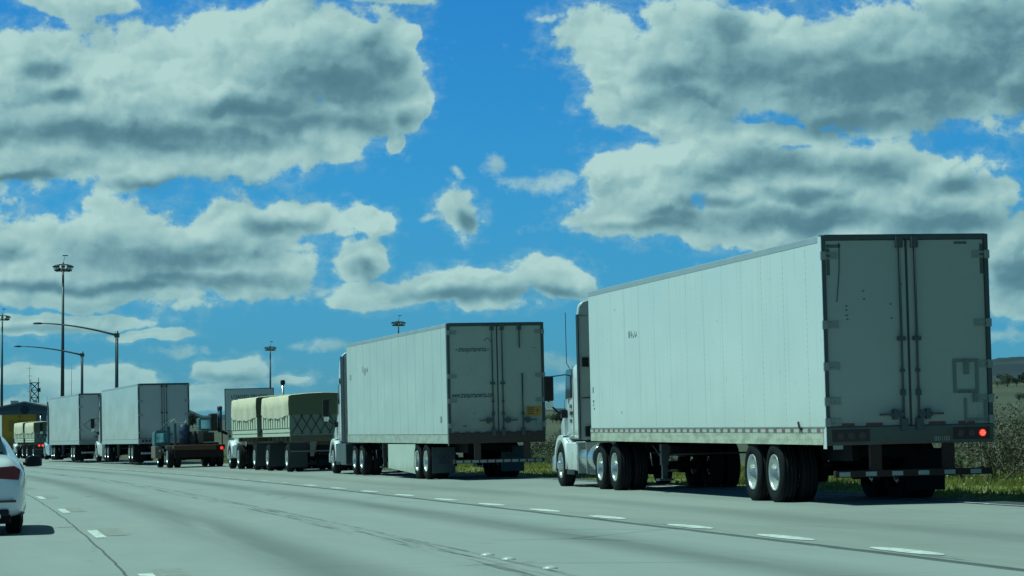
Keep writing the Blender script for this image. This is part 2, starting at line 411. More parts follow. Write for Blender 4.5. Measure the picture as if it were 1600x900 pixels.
tar = ((uj - 3.5)._m('ABSOLUTE').ss(.34, .05)) * (t.noise(t.scale(uvc, (6.0, .13, 1), (3, 0, 0)), 1.2, 6, .78).ss(.48, .62)) * .85
tar2 = ((uj - 7.18)._m('ABSOLUTE').ss(.25, .02)) * (t.noise(t.scale(uvc, (6.0, .3, 1), (8, 0, 0)), 1.1, 6, .75).ss(.52, .64)) * .7
tj = (((v / 4.6)._m('FRACT') - .5)._m('ABSOLUTE') * 4.6).ss(.03, .008) * .30
vein = t.voro(t.scale(uvc, (1, .55, 1)), .35, 'DISTANCE_TO_EDGE').ss(.02, .004) * (n3.ss(.52, .66)) * .35
darkn = (oil + ck + tar + tar2 + tj + vein + wheel)._m('MINIMUM', .92)
base = t.mix((n1 - .5) * 1.6 + .5, (.225, .236, .220), (.315, .322, .295))
base = t.mix(((n2 - .5) * 1.2 + .5), base, (.33, .33, .31)) if False else t.mix((n2 - .5) * .8 + .2, base, (.22, .225, .215))
base = t.mix(spk.ss(.55, .72) * .5, base, (.42, .42, .39)); base = t.mix(spk.ss(.42, .3) * .25, base, (.16, .165, .16))
base = t.mix(u.ss(7.3, 7.0) * .42, base, t.mix(.5, base, (.36, .42, .45)))
t.link(t.mix(darkn, base, (.045, .055, .055)), b.inputs['Base Color']); b.inputs['Roughness'].default_value = .8
bn = t.node('ShaderNodeBump'); bn.inputs['Strength'].default_value = .3; bn.inputs['Distance'].default_value = .01
t.link(n2 + spk * .6, bn.inputs['Height']); t.link(bn.outputs[0], b.inputs['Normal']); concrete = m
road = road_sheet('road', [-11, -7, -3.4, 0, 3.4, 7, 10, EDGE], np.concatenate([np.arange(190, 420, 2.0), np.arange(420, 700, 10)]), concrete)
m, t, b = newmat('asphalt_edge'); uvc = t.coord('UV')
n = t.noise(uvc, 8, 5, .7); t.link(t.mix(n, (.035, .037, .04), (.075, .076, .078)), b.inputs['Base Color']); b.inputs['Roughness'].default_value = .85
road_sheet('shoulder', [EDGE - .35, EDGE + .32], np.arange(190, 520, 2.0), m, .006, False)
m, t, b = newmat('road_paint'); o = t.coord(); n = t.noise(o, 5, 6, .7)
t.link(t.mix(n.ss(.40, .62) * .75, (.74, .74, .70), (.34, .34, .32)), b.inputs['Base Color']); b.inputs['Roughness'].default_value = .6; paint = m
m, t, b = newmat('road_paint_black'); o = t.coord(); n = t.noise(o, 7, 6, .7)
t.link(t.mix(n.ss(.35, .65), (.225, .23, .21), (.30, .305, .28)), b.inputs['Base Color']); b.inputs['Roughness'].default_value = .8; paintb = m
mk = MB(); mkb = MB()
def strip(mb, u0, u1, s0, s1, dz=.006, n=6, round_=False):
    vs = []; fs = []
    for i in range(n + 1):
        s = s0 + (s1 - s0) * i / n; q = drift(s); c = (u0 + u1) / 2; hw = (u1 - u0) / 2
        if round_: hw *= max(.12, math.sqrt(max(0, 1 - abs(2 * i / n - 1) ** 2.6)))
        vs += [polar(c - hw + q, s, dz), polar(c + hw + q, s, dz)]
    fs = [(2 * i, 2 * i + 1, 2 * i + 3, 2 * i + 2) for i in range(n)]
    mb.add(vs, fs)
for s in [226.6, 230.5, 234.5, 238.9, 243.1, 247.4, 251.8, 256.5, 261.2, 266.0, 270.9]:
    strip(mk, 7.20, 7.45, s - 1.0, s + 1.0, n=10, round_=True)
for k in range(12): strip(mk, 7.28, 7.38, 275 + k * 4.6, 276.4 + k * 4.6, n=3)
strip(mk, 7.26, 7.42, 322, 372, n=30)
for s in (218, 226.0, 239.2, 252.6, 266, 280, 294, 308):
    strip(mk, .22, .36, s - 1.6, s + 1.6); strip(mkb, .40, .68, s - .9, s + 2.4, .004)
edge_l = MB(); 
for k in range(90): strip(mk, EDGE - .30 - drift(200 + k * 3), EDGE - .24 - drift(200 + k * 3), 200 + k * 3, 203 + k * 3, .012, 1)
tag(mk.build('lane_marking', paint), kind='structure'); tag(mkb.build('lane_marking', paintb), kind='structure')
dots = [(860, 889), (795, 874.5), (762, 868)]
dm = mat('raised_marker_ceramic', (.52, .52, .49), .35, var=.1, sc=20)
for i, (px, py) in enumerate(dots):
    p = at(px, py); mbb = MB(); mbb.lathe([(0, .055), (.008, .052), (.018, .03), (.021, 0)], (0, 0, 0), 'z', 14)
    o = mbb.build('raised_road_marker', dm, loc=(p.x, p.y, surf(p.x, p.y)))
    o.scale = (1.3, 1.3, 1.3); tag(o, 'small white domed lane marker on the cracked joint between the two nearer lanes', 'road marker', 'white domed lane markers')
mbb_ = 0 # = MB().prism([(-.05, 0), (.05, 0), (.03, .02), (-.03, .02)], -.05, .05, 'y')

# terrain: one sheet round the camera, out past the hills
def hillpx(a):                               # ridge height in px above the level line, by azimuth (deg)
    px = 800 + math.tan(R(max(-60, min(60, a)))) * F
    return float(np.interp(px, [-3000, -400, 0, 150, 285, 300, 318, 450, 600, 760, 860, 1000, 1250, 1480, 1560, 1610, 1680, 1800, 2300, 5000], [40, 60, 52, 46, 64, 58, 47, 50, 46, 52, 56, 66, 104, 130, 136, 134, 129, 122, 150, 90]))
def plainpx(a):
    px = 800 + math.tan(R(max(-60, min(60, a)))) * F
    return float(np.interp(px, [-2000, 200, 600, 860, 1200, 1560, 1700, 3000], [25, 38, 42, 52, 76, 97, 98, 90]))
def hnoise(a, sc, ph): return sum(math.sin(a * sc * f + ph * f * 1.7) / f for f in (1, 2.3, 4.9, 9.7)) / 1.6
def ground_z(x, y):
    dd = math.hypot(x, y); a = math.degrees(math.atan2(x, y)); u = math.hypot(x - CX, y - CY) - R0
    if u < EDGE + .3: z0 = K * max(u, -12) - .10
    else: z0 = K * EDGE - .04 + .0
    if y < -20 or abs(a) > 62: f = 0
    else: f = 1
    if u > EDGE:
        q = u - EDGE; z0 += .10 * min(1, q / 3) + .05 * math.sin(x * .7) * math.sin(y * .45) * min(1, q / 2)
    rise = max(0, min(1, (dd - 120) / 780)); rise = rise ** 1.15
    if u < 16 and dd < 420: rise *= 0 if u < 14 else (u - 14) / 2
    z = z0 + rise * (H + plainpx(a) / F * 900 - .3) * f
    if dd > 900 and f:
        g = min(1, (dd - 900) / 1700); g = g * g * (3 - 2 * g)
        top = H + (hillpx(a) * .88 + 3.0 * hnoise(a, 2.2, 1)) / F * 2600
        z = z * (1 - g) + g * top
        z += 2.5 * math.sin(dd * .011 + a * 3) * g
    if dd > 2600: z = z * max(0, 1 - (dd - 2600) / 2500) - 0
    return z
azs = np.concatenate([np.arange(-180, -14, 6.0), np.arange(-14, 16, .25), np.arange(16, 181, 6.0)])
rads = np.concatenate([[.5, 8], np.arange(14, 60, 2.0), np.geomspace(60, 900, 60), np.geomspace(930, 2600, 26), [3200, 4200, 6500]])
vs = [(r * math.sin(R(a)), r * math.cos(R(a)), 0) for r in rads for a in azs]
vs = [(x, y, ground_z(x, y)) for x, y, _ in vs]; na = len(azs)
fs = [(j * na + i, j * na + i + 1, (j + 1) * na + i + 1, (j + 1) * na + i) for j in range(len(rads) - 1) for i in range(na - 1)]
m, t, b = newmat('dry_field'); o = t.coord(); x, y, z = t.xyz(o)
dist = t.node('ShaderNodeVectorMath', operation='LENGTH'); t.link(o, dist.inputs[0]); ds = S(m.node_tree, dist.outputs['Value'])
n = t.noise(o, .35, 7, .65); n2 = t.noise(o, .02, 6, .6); n4 = t.noise(o, 6, 5, .7)
near = t.mix((n - .5) * 2.4 + .5, (.11, .16, .035), (.24, .24, .07)); near = t.mix(n4.ss(.35, .7) * .6, near, (.10, .095, .045))
far = t.mix((n2 - .5) * 2.6 + .5, (.036, .050, .028), (.088, .078, .042)); far = t.mix(t.noise(t.scale(o, (1, .12, 1)), .03, 4, .6).ss(.48, .6) * .5, far, (.105, .088, .05))
hill = t.mix(t.noise(o, .006, 7, .62).ss(.44, .58), (.009, .022, .030), (.024, .042, .048))
c = t.mix(ds.ss(70, 140), near, far); c = t.mix(ds.ss(950, 1300), c, hill)
t.link(c, b.inputs['Base Color']); b.inputs['Roughness'].default_value = .95
me = bpy.data.meshes.new('ground'); me.from_pydata(vs, [], fs); me.materials.append(m)
for p in me.polygons: p.use_smooth = True
ground = bpy.data.objects.new('ground', me); col.objects.link(ground); tag(ground, kind='structure')

# ------------------------------------------------------------------ verge grass
def blades(n, region, hmin, hmax, wd):
    vs = []; fs = []; sh = []
    for i in range(n):
        x, y, k = region(); z = ground_z(x, y) - .01; h = random.uniform(hmin, hmax) * k; a = random.uniform(0, math.pi); lx, ly = random.gauss(0, .35) * h, random.gauss(0, .35) * h
        w2 = wd * random.uniform(.6, 1.4); dx, dy = math.cos(a) * w2, math.sin(a) * w2; q = len(vs)
        vs += [(x - dx, y - dy, z), (x + dx, y + dy, z), (x + dx * .7 + lx * .5, y + dy * .7 + ly * .5, z + h * .6), (x + lx, y + ly, z + h)]
        fs += [(q, q + 1, q + 2), (q, q + 2, q + 3)]
    return vs, fs
clump = [(random.uniform(0, 9), random.uniform(225, 360), random.uniform(.5, 1.6)) for _ in range(500)]
def reg():
    if random.random() < .55:
        cu, cs, cr = random.choice(clump); uu = cu + random.gauss(0, .3) * cr; ss = cs + random.gauss(0, .5) * cr; k = 1.3
    else: uu = random.uniform(0, 9) ** 1.0; ss = 225 + 110 * random.random() ** 1.3; k = .8
    uu = max(.18 + random.random() * .15, uu); x, y, _ = polar(EDGE + .1 + uu, ss); return x, y, k * (.22 + min(1.2, uu * .22))
m, t, b = newmat('verge_grass'); o = t.coord(); n = t.noise(o, .8, 5, .6); n2 = t.noise(o, 5, 3, .6)
c = t.mix((n - .5) * 3 + .5, (.13, .17, .03), (.36, .32, .07)); c = t.mix(n2.ss(.5, .7) * .6, c, (.22, .20, .08))
t.link(c, b.inputs['Base Color']); b.inputs['Roughness'].default_value = .7
tr = t.node('ShaderNodeBsdfTranslucent'); t.link(c, tr.inputs[0]); ms = t.node('ShaderNodeMixShader'); ms.inputs[0].default_value = .5
t.link(b.outputs[0], ms.inputs[1]); t.link(tr.outputs[0], ms.inputs[2]); t.link(ms.outputs[0], m.node_tree.nodes['Material Output'].inputs[0])
vs, fs = blades(80000, reg, .06, .16, .014)
me = bpy.data.meshes.new('grass'); me.from_pydata(vs, [], fs); me.materials.append(m); o = bpy.data.objects.new('grass', me); col.objects.link(o); tag(o, 'rough green and yellow grass on the verge', 'grass', kind='stuff')
# pale flower heads and litter
m2 = mat('pale_flower', (.62, .60, .42), .6); mb = MB()
for i in range(700):
    x, y, k = reg(); z = ground_z(x, y) + random.uniform(.06, .2); r = random.uniform(.008, .02)
    mb.add([(x + r, y, z), (x - r, y, z), (x, y + r, z), (x, y - r, z), (x, y, z + r), (x, y, z - r)], [(0, 2, 4), (2, 1, 4), (1, 3, 4), (3, 0, 4), (2, 0, 5), (1, 2, 5), (3, 1, 5), (0, 3, 5)])
o = mb.build('verge_flowers', m2); tag(o, 'tiny pale flower heads scattered in the verge grass', 'flowers', kind='stuff')

# ------------------------------------------------------------------ shrubs
barkm = mat('grey_twig_bark', (.13, .105, .08), .85, var=.3, sc=5)
leafm = mat('grey_green_leaf', (.065, .068, .038), .7, var=.5, sc=1.5)
leafg = mat('olive_leaf', (.045, .062, .02), .7, var=.5, sc=1.5)
def shrub_meshes(seed, hh, wd, leaves, dense):
    rd = random.Random(seed); tw = MB(); lf = MB()
    def grow(p, dv, L, r, lev):
        pts = [p]; q = Vector(p); dd = Vector(dv).normalized()
        for i in range(4):
            dd = (dd + Vector((rd.gauss(0, .22), rd.gauss(0, .22), rd.gauss(.03, .16)))).normalized(); q = q + dd * L / 4; pts.append(q.copy())
        tw.tube(pts, r, 4, r * .45)
        if lev < 3:
            for k in range(3 if lev < 2 else 2):
                s = pts[rd.randint(2, 4)]; grow(s, dd + Vector((rd.gauss(0, .8), rd.gauss(0, .8), rd.gauss(.1, .5))), L * .62, r * .5, lev + 1)
        if lev >= 2 and leaves:
            for k in range(dense):
                c = pts[rd.randint(1, 4)] + Vector((rd.gauss(0, .09), rd.gauss(0, .09), rd.gauss(0, .08))); a = Vector((rd.gauss(0, 1), rd.gauss(0, 1), rd.gauss(0, 1))).normalized() * rd.uniform(.015, .035); e = a.orthogonal().normalized() * a.length * .7
                lf.add([c - a, c + e, c + a, c - e], [(0, 1, 2, 3)])
    for k in range(9):
        a = rd.uniform(0, 6.28); grow((math.cos(a) * .12, math.sin(a) * .12, 0), (math.cos(a) * wd, math.sin(a) * wd, 1), hh * rd.uniform(.45, .75), .022, 0)
    return tw, lf
protos = []
for sd, hh, wd, dn, lm in ((1, 1.3, .7, 9, leafm), (2, 1.6, .5, 6, leafm), (3, .9, .9, 12, leafg), (4, 1.5, .8, 1, leafm)):
    tw, lf = shrub_meshes(sd, hh, wd, True, dn)
    r = thing('shrub', None, None, (0, 0, -50)); tw.build('stems', barkm, r); lf.build('foliage', lm, r); protos.append(r)
kinds = ['grey-green shrub with fine bare twigs', 'tall thin grey shrub with tangled branches', 'low dense olive shrub', 'nearly leafless thorny shrub with bare brown branches']
spots = [(46, 1605, 0), (49, 1572, 1), (52, 1625, 2), (55, 1548, 1), (57, 1590, 3), (60, 1630, 0), (62, 1560, 0), (66, 1600, 1), (70, 1575, 3), (50, 1660, 1), (74, 1620, 1), (64, 1525, 3), (69, 1500, 0), (58, 1510, 2), (82, 1560, 0), (90, 1600, 1), (76, 1530, 1),
 (84, 700, 3), (86, 722, 3), (88, 745, 2), (90, 765, 3), (87, 790, 2), (89, 815, 3), (92, 838, 2), (86, 858, 2), (95, 870, 2), (100, 850, 2), (104, 830, 3), (98, 800, 2), (110, 862, 0), (96, 735, 2), (118, 872, 1),
 (72, 1330, 2), (78, 1380, 2), (84, 1420, 2), (150, 310, 2), (158, 330, 0), (165, 300, 2), (172, 345, 2), (140, 335, 2), (90, 1640, 2), (100, 1580, 0), (110, 1610, 2)]
used = [False] * 4
for i, (Z, px, k) in enumerate(spots):
    p = col_at(px, Z, 0); u = math.hypot(p.x - CX, p.y - CY) - R0
    if u < EDGE + 6.0:
        e = EDGE + 6.0 - u + random.uniform(0, 1.5); p.x += e
    if used[k]: o = copy_tree(protos[k])
    else: o = protos[k]; used[k] = True
    o.location = (p.x, p.y, ground_z(p.x, p.y) - .05); o.rotation_euler = (0, 0, random.uniform(0, 6.3)); s = random.uniform(.8, 1.25); o.scale = (s, s, s * random.uniform(.85, 1.15))
    where = 'right of the nearest trailer' if px > 1450 else ('behind the nearest trailer' if px > 1000 else ('behind the second semi on the verge' if px > 600 else 'beyond the flatbed truck on the verge'))
    tag(o, kinds[k] + ' ' + where, 'shrub', 'roadside shrubs on the verge')

# distant trees on the plain and ridge
crownm = mat('far_tree_leaves', (.030, .048, .026), .8, var=.4, sc=.4); trunkm = mat('far_trunk', (.06, .045, .03), .9)
def far_tree(h, wd, seed):
    rd = random.Random(seed); r = thing('tree', None, None, (0, 0, 0))
    MB().tube([(0, 0, -.5), (.1, 0, h * .3), (0, .1, h * .62)], h * .035, 6, h * .015).build('trunk', trunkm, r)
    c = MB(); cl = [(rd.gauss(0, wd * .28), rd.gauss(0, wd * .28), h * rd.uniform(.38, .85), wd * rd.uniform(.16, .3)) for _ in range(11)]
    for k in range(1500):
        cx, cy, cz, cr = rd.choice(cl); v = Vector((rd.gauss(0, 1), rd.gauss(0, 1), rd.gauss(0, 1))).normalized() * cr * rd.uniform(.6, 1.05)
        q = Vector((cx, cy, cz)) + v; a = Vector((rd.gauss(0, 1), rd.gauss(0, 1), rd.gauss(0, 1))).normalized() * rd.uniform(.12, .28) * h / 6; e = a.orthogonal().normalized() * a.length
        c.add([q - a, q + e, q + a, q - e], [(0, 1, 2, 3)])
    c.build('crown', crownm, r); return r
tp = [far_tree(6, 6, 1), far_tree(5, 7, 2)]
ts = [(420, 874, .38), (440, 862, .30), (430, 885, .30), (500, 905, .4), (300, 316, .16), (640, 1556, .42), (650, 1572, .55), (660, 1586, .45), (655, 1600, .6), (640, 1614, .42), (670, 1632, .5), (400, 1590, .25), (500, 302, .42), (480, 297, .5), (520, 290, .5), (510, 334, .2), (540, 322, .18), (700, 600, .4), (690, 240, .4), (430, 868, .25), (425, 880, .3)]
for i, (Z, px, s) in enumerate(ts):
    p = col_at(px, Z, 0); o = tp[i] if i < 2 else copy_tree(tp[i % 2])
    o.location = (p.x, p.y, ground_z(p.x, p.y)); o.scale = (s,) * 3; o.rotation_euler = (0, 0, i * 1.3)
    where = 'on the rise seen between the second semi and the white cab' if 850 < px < 930 else ('on the plain below the dark hill at the right edge' if px > 1500 else ('on the dark rise just right of the third trailer' if px < 400 else 'far beyond the queue of trucks'))
    tag(o, 'small dark round tree ' + where, 'tree', 'distant trees ' + where)

# ------------------------------------------------------------------ wheels
TYRE = [(.10, .285), (.135, .32), (.145, .38), (.135, .44), (.115, .475), (.10, .492), (.07, .494), (.068, .484), (.058, .484), (.056, .495), (.012, .495), (.010, .484), (-.010, .484), (-.012, .495), (-.056, .495), (-.058, .484), (-.068, .484), (-.07, .494), (-.10, .492), (-.115, .475), (-.135, .44), (-.145, .38), (-.135, .32), (-.10, .285)]
def mesh_of(mb, matl, name):
    o = mb.build(name, matl); me = o.data; bpy.data.objects.remove(o); return me
tyre_me = mesh_of(MB().lathe([(-a, r) for a, r in TYRE], (0, 0, 0), 'x', 36), rubber, 'tyre')
rd = MB().lathe([(-.115, .292), (-.135, .285), (-.13, .272), (-.10, .262), (-.02, .250), (.05, .235), (.075, .20), (.07, .15), (.03, .135), (-.02, .125), (-.03, .09), (-.05, .08), (-.055, 0)], (0, 0, 0), 'x', 32)
for k in range(10): a = k * .628; rd.cyl((.03, .17 * math.cos(a), .17 * math.sin(a)), .014, .04, 'x', 8)
rd2 = MB().lathe([(-.115, .292), (-.135, .285), (-.13, .270), (-.09, .255), (-.06, .235), (-.10, .19), (-.11, .15), (-.12, .11), (-.18, .10), (-.20, .07), (-.205, 0)], (0, 0, 0), 'x', 32)
for k in range(10): a = k * .628; rd2.cyl((-.145, .135 * math.cos(a), .135 * math.sin(a)), .017, .05, 'x', 8)
holes = MB()
for k in range(10): a = k * .628 + .3; holes.cyl((-.098, .205 * math.cos(a), .205 * math.sin(a)), .024, .004, 'x', 10)
hole_me = mesh_of(holes, black, 'hand_hole')
rim_dual = {}
def wheel(parent, x, y, z, kind='dual', rim=None, r=.495, wd=1.0, pt=0):
    s = r / .495; o = bpy.data.objects.new('wheel', tyre_me); col.objects.link(o); o.parent = parent
    o.location = (x, y, z + 0); o.scale = (wd, s, s)
    if x > 0: o.rotation_euler = (0, 0, math.pi)
    rm = rim or rimm; key = (kind, rm.name)
    if key not in rim_dual: rim_dual[key] = mesh_of(MB_copy(rd if kind == 'dual' else rd2), rm, 'rim')
    q = bpy.data.objects.new('rim', rim_dual[key]); col.objects.link(q); q.parent = o
    if kind == 'steer': h = bpy.data.objects.new('hand_hole', hole_me); col.objects.link(h); h.parent = o
    return o
def MB_copy(m):
    n = MB(); n.v, n.f, n.sm, n.mi = list(m.v), list(m.f), list(m.sm), list(m.mi); return n
def axle_duals(root, y, rim=None, zt=.495, half=1.3):
    for sx in (-1, 1):
        wheel(root, sx * (half - .145), y, zt, 'dual', rim); wheel(root, sx * (half - .145 - .335), y, zt, 'dual', rim)
    MB().cyl((-.9, y, zt), .075, 1.8, 'x', 12).cyl((-.55, y, zt), .17, .12, 'x', 14).cyl((.43, y, zt), .17, .12, 'x', 14).build('axle', black, root)

# ------------------------------------------------------------------ box trailer
def shear(mb, pt): mb.v = [(x, y, z + pt * y) for x, y, z in mb.v]; return mb
def box_trailer(root, sidem, doorm, o):
    L, W2, top, bot, pt = o.get('L', 16.15), o.get('W', 1.3), o['top'], o.get('bot', .94), o.get('pt', 0)
    flo = bot + .26
    def B(mb, name, mt, bev=0, par=root): return shear(mb, pt).build(name, mt, par, bev)
    B(MB().box(-W2, W2, .06, L, flo - .01, top - .10), 'cargo_box', sidem, .012)
    B(MB().box(-W2 - .004, W2 + .004, .05, L + .01, top - .11, top), 'top_rail', alu, .012)
    B(MB().box(-W2 - .012, -W2 + .05, .06, L, bot, flo).box(W2 - .05, W2 + .012, .06, L, bot, flo).box(-W2 + .05, W2 - .05, L - .05, L, bot, flo), 'lower_rail', o.get('rail', rail_cream))
    B(MB().box(-W2 - .018, -W2 - .012, .10, L, flo - .075, flo - .022) if o.get('tape', 1) else MB().box(-W2 - .018, -W2 - .012, .10, L, flo - .02, flo - .012), 'reflective_tape', tape if o.get('tape', 1) else steel)
    if o.get('tape', 1): B(MB().box(-W2 - .02, -W2 - .005, .0, L, flo - .006, flo + .012), 'rub_rail', steel)
    # floor and cross members
    fm = MB().box(-W2 + .05, W2 - .05, .06, L - .06, bot + .14, flo - .02)
    y = .4
    while y < L - .3: fm.box(-W2 + .05, W2 - .05, y, y + .06, bot + .02, bot + .14); y += .42
    B(fm, 'floor', black)
    # rear frame
    fr = MB().box(-W2 - .01, -W2 + .055, -.05, .06, flo, top).box(W2 - .055, W2 + .01, -.05, .06, flo, top).box(-W2 + .055, W2 - .055, -.05, .06, top - .075, top)
    B(fr, 'rear_frame', o.get('frame', darkframe), .006)
    B(MB().box(-W2 - .012, -W2 - .002, -.055, .10, bot - .06, top - .02), 'corner_post', o.get('corner', white), .003)
    B(MB().box(-W2 + .0, W2 - .0, -.06, .06, bot - .01, flo), 'rear_sill', o.get('sill', sillm), .008)
    for sx in (-1, 1):
        a, b_ = (-W2 + .06, -.008) if sx < 0 else (.008, W2 - .06)
        a += o.get('cx', .02); b_ += o.get('cx', .02) if sx < 0 else 0
        if sx < 0: a -= o.get('cx', .02)
        d = B(MB().box(a, b_, -.02, .05, flo + .004, top - .08), 'rear_door', doorm, .008)
        for hz in o.get('hinges', [.05, .35, .75, 1.25, 2.5]):
            z = flo + hz; xe = sx * W2; hg = MB()
            for k in (0, 1): hg.box(min(xe, xe - sx * .24), max(xe, xe - sx * .24), -.034, -.021, z + k * .07 - .05, z + k * .07 - .015)
            hg.box(min(xe + sx * .02, xe - sx * .06), max(xe + sx * .02, xe - sx * .06), -.075, -.035, z - .06, z + .065)
            hg.box(min(xe - sx * .14, xe - sx * .24), max(xe - sx * .14, xe - sx * .24), -.03, -.021, z - .015, z + .025)
            B(hg, 'hinge', o.get('hinge', steel), 0, d)
    c = o.get('cx', .02)
    B(MB().box(c - .016, c + .016, -.032, -.02, flo, top - .08), 'door_seal', seal)
    for rx, (z0, z1) in o.get('rods', [(c - .12, (0, 1)), (c + .12, (0, 1))]):
        zz0, zz1 = flo - .06 + z0 * (top - flo), flo - .06 + z1 * (top - flo + .03)
        rb = MB().cyl((rx, -.06, zz0), .018, zz1 - zz0, 'z', 10)
        if z1 == 1: rb.box(rx - .05, rx + .05, -.10, -.03, zz1 - .17, zz1)
        if z0 == 0:
            rb.box(rx - .055, rx + .055, -.10, -.03, zz0 - .02, zz0 + .17)
            rb.box(rx - .035, rx + .035, -.085, -.03, flo + .45, flo + .54)
        if z0 == 0 and z1 == 1: rb.box(rx - .06, rx + .06, -.085, -.03, flo + 1.27, flo + 1.33).box(rx - .03, rx + .03, -.085, -.03, flo + .8, flo + .85)
        B(rb, 'lock_rod', o.get('rodm', darkframe))
        if z0 == 0:
            s_ = -1 if rx < c else 1; hz = flo + o.get('hz', .17)
            hb = MB().box(min(rx, rx + s_ * .38), max(rx, rx + s_ * .38), -.085, -.065, hz - .012, hz + .018)
            hb.box(min(rx + s_ * .10, rx + s_ * .17), max(rx + s_ * .10, rx + s_ * .17), -.10, -.03, hz - .075, hz + .08).box(min(rx, rx + s_ * .2), max(rx, rx + s_ * .2), -.09, -.06, hz - .035, hz + .04)
            B(hb, 'door_handle', o.get('rodm', darkframe))
    # underride guard
    gz = o.get('gz', .42); gm = o.get('guard', rust)
    g = MB().box(-1.18, W2 - .03, -.03, .07, gz, gz + .10)
    for gx in o.get('gx', (-.62, .45)): g.box(gx, gx + .17, -.02, .09, gz + .10, bot - .01)
    B(g, 'underride_guard', gm, .004)
    for k in range(o.get('ntape', 6)):
        x = -1.12 + k * (2.25 / (o.get('ntape', 6) - .5)); gt = MB().box(x, x + .17, -.034, -.031, gz + .015, gz + .08)
        B(gt, 'guard_reflector', o.get('gtape', mat('pale_reflector', (.30, .34, .32), .4, var=.2, sc=12)))
    # slider frame, suspension, axles and flaps
    ys = o.get('axles', (2.9, 4.1)); sf = MB()
    for sx in (-1, 1):
        sf.box(sx * .55 - .06, sx * .55 + .06, .9, 6.2, bot - .26, bot + .03)
        for a in ys: sf.box(sx * .55 - .09, sx * .55 + .09, a - .12, a + .12, .5, bot - .2).prism([(a - .75, .62), (a - .1, .5), (a + .1, .5), (a + .55, bot - .2), (a + .35, bot - .2)], sx * .55 - .05, sx * .55 + .05)
    for yy in (.95, 2.0, 3.1, 4.4, 6.0): sf.box(-.5, .5, yy, yy + .1, bot - .2, bot - .05)
    sf.cyl((-.25, 3.1, .66), .13, .8, 'x', 14)
    sf.build('slider_frame', black, root)
    for a in ys: axle_duals(root, a, o.get('rim'), half=W2)
    for sx in o.get('flaps', (-1, 1)):
        x0, x1 = sorted((sx * (W2 - .02), sx * (W2 - .66)))
        fl = MB().box(x0, x1, ys[0] - .78 + o.get('fy', 0), ys[0] - .765 + o.get('fy', 0), .17, bot - .1); q = fl.build('mud_flap', o.get('flap', black), root, .003)
        if o.get('emblem'):
            yy = ys[0] - .785 + o.get('fy', 0); cx_ = (x0 + x1) / 2
            ring = MB(); n = 28
            rr = [[(cx_ + math.cos(a) * rx * q_, yy + .002 * s2, .60 + math.sin(a) * .085 * q_) for q_, s2 in ((1, 0), (1, 1), (.84, 1), (.84, 0))] for a in [2 * math.pi * i / n for i in range(n + 1)] for rx in (.165,)]
            ring.loft(rr, False, False); ring.prism([(cx_ - .085, .545), (cx_ - .055, .545), (cx_ - .015, .655), (cx_ - .045, .655)], yy, yy + .003, 'y').prism([(cx_ + .02, .545), (cx_ + .05, .545), (cx_ + .09, .655), (cx_ + .06, .655)], yy, yy + .003, 'y').prism([(cx_ - .05, .585), (cx_ + .055, .60), (cx_ + .055, .625), (cx_ - .05, .61)], yy + .001, yy + .003, 'y')
            ring.build('oval_emblem', mat('flap_print', (.02, .03, .06), .6), q)
            text_obj('lettering', 'HYUNDAI', .10, MATS['flap_print'], q, on_rear(cx_, yy, .42), align='CENTER', bold=.002, sx=.75)
    # landing gear
    lg = MB()
    for sx in (-1, 1):
        lg.box(sx * .95 - .07, sx * .95 + .07, 11.35, 11.5, .55, bot + .02).box(sx * .95 - .05, sx * .95 + .05, 11.37, 11.48, .28, .55).box(sx * .95 - .14, sx * .95 + .14, 11.28, 11.57, .25, .29)
        lg.tube([(sx * .95, 11.5, .65), (sx * .95, 12.3, bot)], .025, 6)
    lg.tube([(-.95, 11.42, .75), (.95, 11.42, .75)], .02, 6).tube([(-1.0, 11.42, .8), (-1.22, 11.42, .78), (-1.22, 11.3, .55)], .014, 6)
    lg.build('landing_gear', mat('landing_gear_paint', (.06, .062, .06), .5, var=.3), root)
    return flo

